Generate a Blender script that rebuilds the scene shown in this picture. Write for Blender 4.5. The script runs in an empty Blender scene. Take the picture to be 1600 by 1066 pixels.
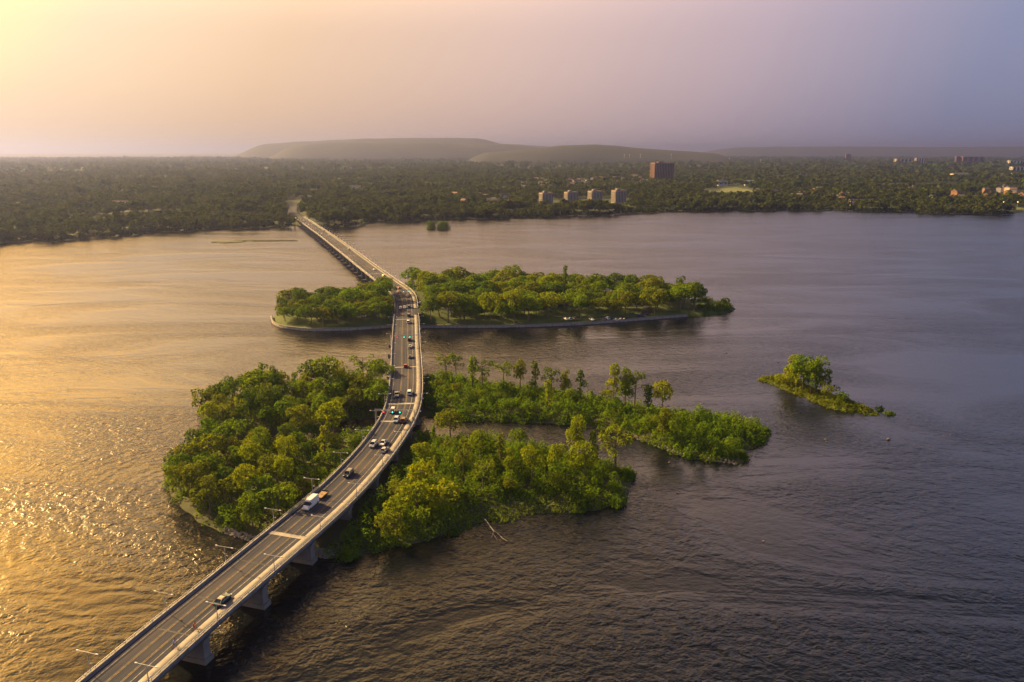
import bpy, math, random
import numpy as np
from mathutils import Vector, Matrix

# ------------------------------------------------------------------ camera, sky, sun, exposure
scene = bpy.context.scene
col = scene.collection
FPX = 26 / 36 * 1600
PITCH = math.atan((533 - 236) / FPX)
CAM_H = 105.0

cam_data = bpy.data.cameras.new("camera")
cam_data.sensor_width = 36
cam_data.lens = 26
cam_data.clip_start = 1
cam_data.clip_end = 120000
cam = bpy.data.objects.new("camera", cam_data)
col.objects.link(cam)
cam.location = (0, 0, CAM_H)
cam.rotation_euler = (math.pi / 2 - PITCH, 0, 0)
scene.camera = cam

SUN_AZ, SUN_EL = math.radians(-55), math.radians(25)      # azimuth from +Y, negative = to the west (left)
SUN_DIR = Vector((math.sin(SUN_AZ) * math.cos(SUN_EL), math.cos(SUN_AZ) * math.cos(SUN_EL), math.sin(SUN_EL)))
SUN_STRENGTH = 5.0
SUN_COLOR = (1.0, 0.68, 0.29)
SKY_STRENGTH = 0.1
SKY_GAIN = 0.455
HAZE_DENSITY = 0.00009
EXPOSURE = 1.34

world = bpy.data.worlds.new("World")
scene.world = world
world.use_nodes = True
wn, wl = world.node_tree.nodes, world.node_tree.links
wn.clear()
w_out = wn.new("ShaderNodeOutputWorld")
w_bg = wn.new("ShaderNodeBackground")
w_bg.inputs["Strength"].default_value = SKY_STRENGTH
sky = wn.new("ShaderNodeTexSky")
sky.sky_type = 'NISHITA'
sky.sun_disc = False
sky.sun_elevation = SUN_EL
sky.sun_rotation = SUN_AZ
sky.dust_density = 4.0
sky.air_density = 1.5
tc = wn.new("ShaderNodeTexCoord")
dot = wn.new("ShaderNodeVectorMath"); dot.operation = 'DOT_PRODUCT'
dot.inputs[1].default_value = SUN_DIR
wl.new(tc.outputs["Generated"], dot.inputs[0])
acos = wn.new("ShaderNodeMath"); acos.operation = 'ARCCOSINE'
wl.new(dot.outputs["Value"], acos.inputs[0])
mr = wn.new("ShaderNodeMapRange")
mr.inputs["From Max"].default_value = math.pi
wl.new(acos.outputs[0], mr.inputs["Value"])
ramp = wn.new("ShaderNodeValToRGB")
# smoke-filled evening sky: a warm aureole round the sun that fades to lavender away from it
stops = [(0, (8.0, 4.4, 1.1)), (8, (3.6, 1.95, 0.45)), (16, (2.1, 1.16, 0.29)), (24, (1.36, 0.83, 0.36)), (31, (0.90, 0.63, 0.415)), (41, (0.78, 0.515, 0.335)),
         (56, (0.67, 0.465, 0.405)), (70, (0.49, 0.37, 0.42)), (84, (0.235, 0.25, 0.395)), (114, (0.205, 0.235, 0.38)),
         (180, (0.23, 0.235, 0.34))]
els = ramp.color_ramp.elements
while len(els) < len(stops):
    els.new(0.5)
for e, (a, c) in zip(els, stops):
    e.position = a / 180
for e, (a, c) in zip(els, stops):
    e.color = (*c, 1)
wl.new(mr.outputs[0], ramp.inputs["Fac"])
gain = wn.new("ShaderNodeVectorMath"); gain.operation = 'SCALE'
gain.inputs["Scale"].default_value = SKY_GAIN / SKY_STRENGTH
# the smoke is thickest, and the sky dimmer, close to the horizon
sep = wn.new("ShaderNodeSeparateXYZ"); wl.new(tc.outputs["Generated"], sep.inputs[0])
low = wn.new("ShaderNodeMapRange"); low.interpolation_type = 'SMOOTHSTEP'
low.inputs["From Min"].default_value = -0.02; low.inputs["From Max"].default_value = 0.16
low.inputs["To Min"].default_value = 0.84; low.inputs["To Max"].default_value = 1.0
wl.new(sep.outputs["Z"], low.inputs["Value"])
up = wn.new("ShaderNodeMapRange"); up.interpolation_type = 'SMOOTHSTEP'
up.inputs["From Min"].default_value = 0.13; up.inputs["From Max"].default_value = 0.40
up.inputs["To Min"].default_value = 0.0; up.inputs["To Max"].default_value = 1.0
wl.new(sep.outputs["Z"], up.inputs["Value"])
lowup = wn.new("ShaderNodeMath"); lowup.operation = 'MULTIPLY'
# most of that brightening belongs to the glow round the sun
near = wn.new("ShaderNodeMapRange"); near.interpolation_type = 'SMOOTHSTEP'
near.inputs["From Min"].default_value = math.radians(80); near.inputs["From Max"].default_value = math.radians(30)
near.inputs["To Min"].default_value = 1.3; near.inputs["To Max"].default_value = 3.3
wl.new(acos.outputs[0], near.inputs["Value"])
upk = wn.new("ShaderNodeMath"); upk.operation = 'MULTIPLY_ADD'
wl.new(up.outputs[0], upk.inputs[0]); wl.new(near.outputs[0], upk.inputs[1]); upk.inputs[2].default_value = 1.0
wl.new(low.outputs[0], lowup.inputs[0]); wl.new(upk.outputs[0], lowup.inputs[1])
dim = wn.new("ShaderNodeVectorMath"); dim.operation = 'SCALE'
wl.new(ramp.outputs["Color"], dim.inputs[0]); wl.new(lowup.outputs[0], dim.inputs["Scale"])
# overhead the smoke thins out to a dim blue
hi = wn.new("ShaderNodeMapRange"); hi.interpolation_type = 'SMOOTHSTEP'
hi.inputs["From Min"].default_value = 0.36; hi.inputs["From Max"].default_value = 0.64
wl.new(sep.outputs["Z"], hi.inputs["Value"])
zen = wn.new("ShaderNodeMix"); zen.data_type = 'RGBA'
zen.inputs["B"].default_value = (0.032, 0.052, 0.115, 1)
n01 = wn.new("ShaderNodeMapRange"); n01.inputs["From Min"].default_value = 1.3; n01.inputs["From Max"].default_value = 2.6
wl.new(near.outputs[0], n01.inputs["Value"])
tf = wn.new("ShaderNodeMath"); tf.operation = 'MULTIPLY'
wl.new(up.outputs[0], tf.inputs[0]); wl.new(n01.outputs[0], tf.inputs[1])
gold = wn.new("ShaderNodeMix"); gold.data_type = 'RGBA'; gold.blend_type = 'MULTIPLY'      # the glow itself is golden
gold.inputs["B"].default_value = (1.0, 0.86, 0.42, 1)
wl.new(tf.outputs[0], gold.inputs["Factor"]); wl.new(dim.outputs[0], gold.inputs["A"])
wl.new(hi.outputs[0], zen.inputs["Factor"]); wl.new(gold.outputs["Result"], zen.inputs["A"])
wl.new(zen.outputs["Result"], gain.inputs[0])
mixs = wn.new("ShaderNodeMix"); mixs.data_type = 'RGBA'
mixs.inputs["Factor"].default_value = 0.95
wl.new(sky.outputs["Color"], mixs.inputs["A"])
wl.new(gain.outputs[0], mixs.inputs["B"])
wl.new(mixs.outputs["Result"], w_bg.inputs["Color"])
wl.new(w_bg.outputs[0], w_out.inputs["Surface"])

sun_data = bpy.data.lights.new("sun", 'SUN')
sun_data.energy = SUN_STRENGTH
sun_data.color = SUN_COLOR
sun_data.angle = math.radians(1.2)
sun = bpy.data.objects.new("sun", sun_data)
col.objects.link(sun)
sun.rotation_euler = SUN_DIR.to_track_quat('Z', 'Y').to_euler()
sun.location = (-300, 300, 400)

vs = scene.view_settings
vs.view_transform = 'Standard'
vs.look = 'None'
vs.exposure = EXPOSURE
vs.gamma = 1
vs.use_curve_mapping = False
cy = scene.cycles
cy.use_denoising = True
cy.max_bounces = 6
cy.diffuse_bounces = 2
cy.glossy_bounces = 3
cy.transmission_bounces = 3
cy.volume_bounces = 1
cy.sample_clamp_indirect = 4
cy.sample_clamp_direct = 5
cy.caustics_reflective = False
cy.caustics_refractive = False

# ------------------------------------------------------------------ helpers
rng = np.random.default_rng(7)
rnd = random.Random(7)
CP, SP = math.cos(PITCH), math.sin(PITCH)


def P(px, py, z=0.0):
    """photograph pixel (1600 wide) -> the point of the level plane z it shows"""
    x, y = (px - 800) / FPX, -(py - 533) / FPX
    t = (z - CAM_H) / (y * CP - SP)
    return np.array([x * t, (y * SP + CP) * t, z])


def poly(pts, z=0.0):
    return np.array([P(a, b, z)[:2] for a, b in pts])


def smooth1(a, n):
    k = np.ones(2 * n + 1) / (2 * n + 1)
    return np.convolve(np.pad(a, n, mode='edge'), k, mode='valid')


def resample(A, step):
    A = np.asarray(A, float)
    d = np.r_[0, np.cumsum(np.linalg.norm(np.diff(A, axis=0), axis=1))]
    n = max(2, int(d[-1] / step) + 1)
    t = np.linspace(0, d[-1], n)
    return np.stack([np.interp(t, d, A[:, i]) for i in range(A.shape[1])], 1)


def poly_sd(pts, pg):
    """signed distance to polygon, positive inside (vectorised)"""
    pts = np.asarray(pts, float)
    a, b = pg, np.roll(pg, -1, axis=0)
    best = np.full(len(pts), 1e18)
    inside = np.zeros(len(pts), bool)
    for (ax, ay), (bx, by) in zip(a, b):
        ex, ey = bx - ax, by - ay
        wx, wy = pts[:, 0] - ax, pts[:, 1] - ay
        t = np.clip((wx * ex + wy * ey) / (ex * ex + ey * ey + 1e-12), 0, 1)
        best = np.minimum(best, (wx - ex * t) ** 2 + (wy - ey * t) ** 2)
        c = (ay > pts[:, 1]) != (by > pts[:, 1])
        with np.errstate(divide='ignore', invalid='ignore'):
            xi = ax + (pts[:, 1] - ay) / (by - ay) * ex
        inside ^= c & (pts[:, 0] < xi)
    d = np.sqrt(best)
    return np.where(inside, d, -d)


def vnoise(x, y, s, seed=0):
    """cheap smooth noise in -1..1 from summed sines"""
    r = np.random.default_rng(seed)
    o = np.zeros_like(np.asarray(x, float))
    for k in range(6):
        a, f, ph = r.uniform(0, 6.28), r.uniform(0.6, 1.9), r.uniform(0, 6.28)
        o += np.sin((x * math.cos(a) + y * math.sin(a)) * f * 6.28 / s + ph)
    return o / 3.5


def tag(o, label=None, cat=None, group=None, kind=None):
    if label: o["label"] = label
    if cat: o["category"] = cat
    if group: o["group"] = group
    if kind: o["kind"] = kind
    return o


def link(o, parent=None):
    col.objects.link(o)
    if parent is not None:
        o.parent = parent
    return o


def empty(name, loc=(0, 0, 0), rz=0.0):
    o = bpy.data.objects.new(name, None)
    o.empty_display_size = 0.5
    o.location = loc
    o.rotation_euler = (0, 0, rz)
    return link(o)


def mesh_np(name, V, Fs, mat, smooth=False, uv=None):
    """mesh from numpy arrays; Fs is (n, k) faces"""
    me = bpy.data.meshes.new(name)
    V = np.asarray(V, np.float32)
    Fs = np.asarray(Fs, np.int32)
    n, k = Fs.shape
    me.vertices.add(len(V)); me.vertices.foreach_set("co", V.ravel())
    me.loops.add(n * k); me.loops.foreach_set("vertex_index", Fs.ravel())
    me.polygons.add(n)
    me.polygons.foreach_set("loop_start", np.arange(n, dtype=np.int32) * k)
    try:
        me.polygons.foreach_set("loop_total", np.full(n, k, np.int32))
    except Exception:
        pass
    if uv is not None:
        ul = me.uv_layers.new(name="UVMap")
        ul.data.foreach_set("uv", np.asarray(uv, np.float32)[Fs.ravel()].ravel())
    me.update(calc_edges=True)
    me.validate()
    if smooth:
        me.shade_smooth()
    if mat: me.materials.append(mat)
    return me


def obj_np(name, V, Fs, mat, parent=None, smooth=False, uv=None):
    return link(bpy.data.objects.new(name, mesh_np(name, V, Fs, mat, smooth, uv)), parent)


class MB:
    """collects shapes; build() links them as one mesh object"""
    def __init__(self):
        self.v, self.f = [], []

    def add(self, vs_, fs):
        n = len(self.v)
        self.v += [tuple(map(float, v)) for v in vs_]
        self.f += [tuple(i + n for i in f) for f in fs]
        return self

    def box(self, c, s, rz=0.0, taper=1.0):
        x, y, z = s[0] / 2, s[1] / 2, s[2] / 2
        ca, sa = math.cos(rz), math.sin(rz)
        vs_ = []
        for dz, k in ((-z, 1), (z, taper)):
            for dx, dy in ((-x, -y), (x, -y), (x, y), (-x, y)):
                dx, dy = dx * k, dy * k
                vs_.append((c[0] + dx * ca - dy * sa, c[1] + dx * sa + dy * ca, c[2] + dz))
        return self.add(vs_, [(3, 2, 1, 0), (4, 5, 6, 7), (0, 1, 5, 4), (1, 2, 6, 5), (2, 3, 7, 6), (3, 0, 4, 7)])

    def prism(self, pts, z0, z1, top=1.0):
        """vertical prism over a 2-D outline (counter-clockwise)"""
        n = len(pts)
        cx, cyy = sum(p[0] for p in pts) / n, sum(p[1] for p in pts) / n
        vs_ = [(p[0], p[1], z0) for p in pts] + [(cx + (p[0] - cx) * top, cyy + (p[1] - cyy) * top, z1) for p in pts]
        fs = [tuple(range(n - 1, -1, -1)), tuple(range(n, 2 * n))]
        fs += [(i, (i + 1) % n, n + (i + 1) % n, n + i) for i in range(n)]
        return self.add(vs_, fs)

    def tube(self, a, b, r0, r1=None, n=8):
        r1 = r0 if r1 is None else r1
        a, b = Vector(a), Vector(b)
        d = (b - a)
        if d.length < 1e-6: return self
        q = d.to_track_quat('Z', 'Y')
        vs_ = []
        for c, r in ((a, r0), (b, r1)):
            for i in range(n):
                t = 2 * math.pi * i / n
                vs_.append(c + q @ Vector((r * math.cos(t), r * math.sin(t), 0)))
        fs = [(i, (i + 1) % n, n + (i + 1) % n, n + i) for i in range(n)]
        fs += [tuple(range(n - 1, -1, -1)), tuple(range(n, 2 * n))]
        return self.add(vs_, fs)

    def loft(self, rings):
        """closed rings of equal length joined end to end, ends capped"""
        n = len(rings[0])
        vs_ = [v for r in rings for v in r]
        fs = [tuple(range(n - 1, -1, -1)), tuple((len(rings) - 1) * n + i for i in range(n))]
        for k in range(len(rings) - 1):
            for i in range(n):
                j = (i + 1) % n
                fs.append((k * n + i, k * n + j, (k + 1) * n + j, (k + 1) * n + i))
        return self.add(vs_, fs)

    def mesh(self, name, mat, smooth=False):
        me = bpy.data.meshes.new(name)
        me.from_pydata(self.v, [], self.f)
        me.update()
        if smooth: me.shade_smooth()
        if mat: me.materials.append(mat)
        return me

    def build(self, name, mat, parent=None, smooth=False):
        return link(bpy.data.objects.new(name, self.mesh(name, mat, smooth)), parent)


# ------------------------------------------------------------------ materials
def new_mat(name):
    m = bpy.data.materials.new(name)
    m.use_nodes = True
    nt = m.node_tree
    b = nt.nodes["Principled BSDF"]
    return m, nt.nodes, nt.links, b


def noisy(name, c1, c2, scale, rough=0.8, detail=4, bump=0.0, bump_scale=None, metallic=0.0, spec=0.3, coords='Object', squash=None):
    m, N, L, b = new_mat(name)
    t = N.new("ShaderNodeTexCoord")
    nz = N.new("ShaderNodeTexNoise")
    nz.inputs["Scale"].default_value = scale
    nz.inputs["Detail"].default_value = detail
    src = t.outputs[coords]
    if squash:
        mp = N.new("ShaderNodeMapping"); mp.inputs["Scale"].default_value = squash
        L.new(src, mp.inputs["Vector"]); src = mp.outputs[0]
    L.new(src, nz.inputs["Vector"])
    r = N.new("ShaderNodeValToRGB")
    r.color_ramp.elements[0].position, r.color_ramp.elements[1].position = 0.32, 0.68
    r.color_ramp.elements[0].color, r.color_ramp.elements[1].color = (*c1, 1), (*c2, 1)
    L.new(nz.outputs["Fac"], r.inputs["Fac"])
    L.new(r.outputs["Color"], b.inputs["Base Color"])
    b.inputs["Roughness"].default_value = rough
    b.inputs["Metallic"].default_value = metallic
    b.inputs["Specular IOR Level"].default_value = spec
    if bump:
        n2 = N.new("ShaderNodeTexNoise"); n2.inputs["Scale"].default_value = bump_scale or scale * 4
        L.new(src, n2.inputs["Vector"])
        bp = N.new("ShaderNodeBump"); bp.inputs["Strength"].default_value = bump
        L.new(n2.outputs["Fac"], bp.inputs["Height"]); L.new(bp.outputs[0], b.inputs["Normal"])
    return m


def foliage(name, c_dark, c_light, c_alt, transl=0.42, patch=0.09):
    """leaf material: varies per tree, per leaf clump and in patches"""
    m, N, L, b = new_mat(name)
    out = N["Material Output"]
    N.remove(b)
    oi = N.new("ShaderNodeObjectInfo")
    ge = N.new("ShaderNodeNewGeometry")
    nz = N.new("ShaderNodeTexNoise"); nz.inputs["Scale"].default_value = patch; nz.inputs["Detail"].default_value = 3
    L.new(ge.outputs["Position"], nz.inputs["Vector"])
    mx1 = N.new("ShaderNodeMix"); mx1.data_type = 'RGBA'
    mx1.inputs["A"].default_value, mx1.inputs["B"].default_value = (*c_dark, 1), (*c_light, 1)
    L.new(ge.outputs["Random Per Island"], mx1.inputs["Factor"])
    ad = N.new("ShaderNodeMath"); ad.operation = 'MULTIPLY_ADD'
    L.new(oi.outputs["Random"], ad.inputs[0]); ad.inputs[1].default_value = 0.75
    sb = N.new("ShaderNodeMapRange"); sb.inputs["From Min"].default_value = 0.35; sb.inputs["From Max"].default_value = 0.65
    sb.inputs["To Min"].default_value = -0.15; sb.inputs["To Max"].default_value = 0.4
    L.new(nz.outputs["Fac"], sb.inputs["Value"]); L.new(sb.outputs[0], ad.inputs[2])
    ad.use_clamp = True
    mx2 = N.new("ShaderNodeMix"); mx2.data_type = 'RGBA'
    L.new(ad.outputs[0], mx2.inputs["Factor"])
    L.new(mx1.outputs["Result"], mx2.inputs["A"]); mx2.inputs["B"].default_value = (*c_alt, 1)
    df = N.new("ShaderNodeBsdfDiffuse"); tr = N.new("ShaderNodeBsdfTranslucent")
    hs = N.new("ShaderNodeHueSaturation"); hs.inputs["Value"].default_value = 1.25; hs.inputs["Hue"].default_value = 0.485
    hs.inputs["Saturation"].default_value = 1.05
    L.new(mx2.outputs["Result"], df.inputs["Color"])
    L.new(mx2.outputs["Result"], hs.inputs["Color"]); L.new(hs.outputs[0], tr.inputs["Color"])
    ms = N.new("ShaderNodeMixShader"); ms.inputs[0].default_value = transl
    L.new(df.outputs[0], ms.inputs[1]); L.new(tr.outputs[0], ms.inputs[2])
    L.new(ms.outputs[0], out.inputs["Surface"])
    return m


M = {}
M['leaf_green'] = foliage('leaf_green', (0.0686, 0.138, 0.011), (0.1373, 0.2436, 0.0198), (0.1448, 0.203, 0.0154))
M['leaf_yellow'] = foliage('leaf_yellow', (0.1313, 0.189, 0.011), (0.2063, 0.273, 0.0176), (0.2063, 0.238, 0.0154), 0.42)
M['leaf_dark'] = foliage('leaf_dark', (0.0457, 0.0974, 0.0132), (0.0915, 0.1624, 0.0198), (0.1067, 0.1543, 0.0198), 0.3)
M['leaf_olive'] = foliage('leaf_olive', (0.0992, 0.1299, 0.0132), (0.1678, 0.203, 0.0198), (0.1448, 0.1786, 0.0198))
M['leaf_shrub'] = foliage('leaf_shrub', (0.061, 0.138, 0.0132), (0.122, 0.2274, 0.022), (0.1525, 0.2274, 0.0165))
M['leaf_grass'] = foliage('leaf_grass', (0.1063, 0.182, 0.0165), (0.1562, 0.252, 0.0242), (0.1875, 0.224, 0.033), 0.3)
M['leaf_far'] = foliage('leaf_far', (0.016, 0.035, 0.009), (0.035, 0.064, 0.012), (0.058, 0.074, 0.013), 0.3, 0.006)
M['bark'] = noisy('bark', (0.10, 0.075, 0.05), (0.20, 0.16, 0.11), 3, 0.9, squash=(1, 1, 0.2))
M['soil'] = noisy('soil', (0.045, 0.055, 0.018), (0.10, 0.095, 0.045), 0.12, 0.95, bump=0.4, bump_scale=1.5)
M['lawn'] = noisy('lawn', (0.042, 0.080, 0.014), (0.095, 0.120, 0.026), 0.05, 0.95, detail=8, bump=0.3, bump_scale=2)
M['far_ground'] = noisy('far_ground', (0.018, 0.034, 0.009), (0.040, 0.058, 0.014), 0.004, 0.95, detail=10, bump=0.8, bump_scale=0.05)
M['hill'] = noisy('hill', (0.008, 0.016, 0.012), (0.020, 0.030, 0.020), 0.004, 0.95, detail=10, bump=0.9, bump_scale=0.02)
M['field'] = noisy('field', (0.10, 0.135, 0.03), (0.15, 0.165, 0.045), 0.01, 0.95, detail=5)
M['concrete'] = noisy('concrete', (0.16, 0.155, 0.155), (0.26, 0.25, 0.245), 0.5, 0.85, detail=8, bump=0.15, bump_scale=6)
M['concrete_pale'] = noisy('concrete_pale', (0.17, 0.157, 0.146), (0.245, 0.227, 0.21), 0.35, 0.85, detail=8)
M['joint'] = noisy('joint', (0.32, 0.285, 0.245), (0.44, 0.40, 0.34), 0.8, 0.85)
M['white_line'] = noisy('white_line', (0.16, 0.15, 0.14), (0.48, 0.46, 0.43), 1.2, 0.8)
M['yellow_line'] = noisy('yellow_line', (0.15, 0.11, 0.05), (0.36, 0.26, 0.09), 1.2, 0.8)
M['steel'] = noisy('steel', (0.45, 0.45, 0.44), (0.58, 0.57, 0.55), 2, 0.45, metallic=0.6)
M['white_lamp'] = noisy('white_lamp', (0.74, 0.73, 0.70), (0.85, 0.84, 0.80), 2, 0.5)
M['stone'] = noisy('stone', (0.20, 0.18, 0.15), (0.36, 0.32, 0.27), 0.9, 0.9, detail=8, bump=0.4, bump_scale=3)
M['stone_wet'] = noisy('stone_wet', (0.10, 0.09, 0.075), (0.24, 0.21, 0.17), 0.9, 0.7, detail=8, bump=0.4, bump_scale=3)
M['driftwood'] = noisy('driftwood', (0.30, 0.27, 0.23), (0.46, 0.42, 0.37), 2, 0.8, squash=(1, 1, 0.15))
M['tyre'] = noisy('tyre', (0.015, 0.015, 0.015), (0.03, 0.03, 0.03), 5, 0.85)
M['glass'] = noisy('glass', (0.012, 0.015, 0.02), (0.03, 0.035, 0.04), 2, 0.06, spec=0.6)
M['headlight'] = noisy('headlight', (0.75, 0.75, 0.72), (0.85, 0.85, 0.8), 5, 0.15)
M['tail'] = noisy('tail', (0.42, 0.015, 0.01), (0.55, 0.03, 0.02), 5, 0.25)
M['wood'] = noisy('wood', (0.30, 0.19, 0.09), (0.46, 0.31, 0.16), 2, 0.8, squash=(0.2, 2, 2))
M['brick'] = noisy('brick', (0.20, 0.105, 0.06), (0.29, 0.16, 0.095), 0.15, 0.9)
M['brown_panel'] = noisy('brown_panel', (0.17, 0.085, 0.055), (0.25, 0.13, 0.085), 0.06, 0.85)
M['cream'] = noisy('cream', (0.42, 0.34, 0.25), (0.52, 0.43, 0.32), 0.1, 0.85)
M['white_wall'] = noisy('white_wall', (0.50, 0.48, 0.45), (0.62, 0.60, 0.56), 0.1, 0.8)
M['grey_wall'] = noisy('grey_wall', (0.34, 0.33, 0.32), (0.46, 0.45, 0.43), 0.1, 0.8)
M['roof_grey'] = noisy('roof_grey', (0.09, 0.085, 0.08), (0.17, 0.16, 0.15), 0.3, 0.9)
M['roof_brown'] = noisy('roof_brown', (0.13, 0.08, 0.055), (0.20, 0.13, 0.09), 0.3, 0.9)
M['roof_pink'] = noisy('roof_pink', (0.22, 0.15, 0.12), (0.30, 0.20, 0.16), 0.3, 0.9)
M['roof_blue'] = noisy('roof_blue', (0.24, 0.32, 0.40), (0.34, 0.42, 0.50), 0.1, 0.6)
M['window'] = noisy('window', (0.02, 0.022, 0.026), (0.06, 0.06, 0.065), 0.5, 0.1, spec=0.6)
M['skin'] = noisy('skin', (0.42, 0.26, 0.18), (0.50, 0.32, 0.23), 4, 0.6)
M['red_cloth'] = noisy('red_cloth', (0.40, 0.06, 0.03), (0.50, 0.09, 0.05), 6, 0.85)
M['blue_cloth'] = noisy('blue_cloth', (0.14, 0.18, 0.38), (0.20, 0.25, 0.46), 6, 0.85)
M['black_cloth'] = noisy('black_cloth', (0.02, 0.02, 0.025), (0.05, 0.05, 0.055), 6, 0.85)


def emit(name, c, s):
    m, N, L, b = new_mat(name)
    b.inputs["Base Color"].default_value = (*c, 1)
    b.inputs["Emission Color"].default_value = (*c, 1)
    b.inputs["Emission Strength"].default_value = s
    return m


M['signal_green'] = emit('signal_green', (0.08, 0.85, 0.55), 1.6)
M['signal_red'] = emit('signal_red', (0.95, 0.08, 0.06), 1.3)
M['signal_case'] = noisy('signal_case', (0.03, 0.03, 0.03), (0.06, 0.06, 0.06), 5, 0.6)

PAINT = {}
def paint(name, c, rough=0.28):
    if name not in PAINT:
        m, N, L, b = new_mat('paint_' + name)
        t = N.new("ShaderNodeTexCoord"); nz = N.new("ShaderNodeTexNoise"); nz.inputs["Scale"].default_value = 1.3
        L.new(t.outputs["Object"], nz.inputs["Vector"])
        mx = N.new("ShaderNodeMix"); mx.data_type = 'RGBA'
        mx.inputs["A"].default_value = (*[v * 0.88 for v in c], 1); mx.inputs["B"].default_value = (*c, 1)
        L.new(nz.outputs["Fac"], mx.inputs["Factor"]); L.new(mx.outputs["Result"], b.inputs["Base Color"])
        b.inputs["Roughness"].default_value = rough
        b.inputs["Coat Weight"].default_value = 0.5
        b.inputs["Coat Roughness"].default_value = 0.08
        PAINT[name] = m
    return PAINT[name]


def asphalt_mat():
    m, N, L, b = new_mat('asphalt')
    uv = N.new("ShaderNodeUVMap")
    mp = N.new("ShaderNodeMapping"); mp.inputs["Scale"].default_value = (0.010, 1.1, 1)      # long streaks along the lanes
    L.new(uv.outputs[0], mp.inputs["Vector"])
    n1 = N.new("ShaderNodeTexNoise"); n1.inputs["Scale"].default_value = 1.0; n1.inputs["Detail"].default_value = 6
    n1.inputs["Roughness"].default_value = 0.65
    L.new(mp.outputs[0], n1.inputs["Vector"])
    mp2 = N.new("ShaderNodeMapping"); mp2.inputs["Scale"].default_value = (0.03, 0.07, 1)    # resurfaced stretches
    L.new(uv.outputs[0], mp2.inputs["Vector"])
    n2 = N.new("ShaderNodeTexNoise"); n2.inputs["Scale"].default_value = 1.0; n2.inputs["Detail"].default_value = 3
    L.new(mp2.outputs[0], n2.inputs["Vector"])
    n3 = N.new("ShaderNodeTexNoise"); n3.inputs["Scale"].default_value = 3.0; n3.inputs["Detail"].default_value = 4
    L.new(uv.outputs[0], n3.inputs["Vector"])
    r1 = N.new("ShaderNodeValToRGB")
    r1.color_ramp.elements[0].position, r1.color_ramp.elements[1].position = 0.33, 0.68
    r1.color_ramp.elements[0].color, r1.color_ramp.elements[1].color = (0.024, 0.028, 0.046, 1), (0.080, 0.086, 0.122, 1)
    L.new(n1.outputs["Fac"], r1.inputs["Fac"])
    r2 = N.new("ShaderNodeValToRGB")
    r2.color_ramp.elements[0].position, r2.color_ramp.elements[1].position = 0.5, 0.66
    r2.color_ramp.elements[0].color, r2.color_ramp.elements[1].color = (0, 0, 0, 1), (1, 1, 1, 1)
    L.new(n2.outputs["Fac"], r2.inputs["Fac"])
    mx = N.new("ShaderNodeMix"); mx.data_type = 'RGBA'; mx.blend_type = 'MIX'
    ml = N.new("ShaderNodeMath"); ml.operation = 'MULTIPLY'; ml.inputs[1].default_value = 0.45
    L.new(r2.outputs["Color"], ml.inputs[0]); L.new(ml.outputs[0], mx.inputs["Factor"])
    L.new(r1.outputs["Color"], mx.inputs["A"]); mx.inputs["B"].default_value = (0.14, 0.12, 0.115, 1)
    mx2 = N.new("ShaderNodeMix"); mx2.data_type = 'RGBA'; mx2.blend_type = 'MULTIPLY'; mx2.inputs["Factor"].default_value = 0.35
    L.new(mx.outputs["Result"], mx2.inputs["A"]); L.new(n3.outputs["Fac"], mx2.inputs["B"])
    L.new(mx2.outputs["Result"], b.inputs["Base Color"])
    b.inputs["Roughness"].default_value = 0.9
    b.inputs["Specular IOR Level"].default_value = 0.15
    return m


M['asphalt'] = asphalt_mat()


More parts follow.
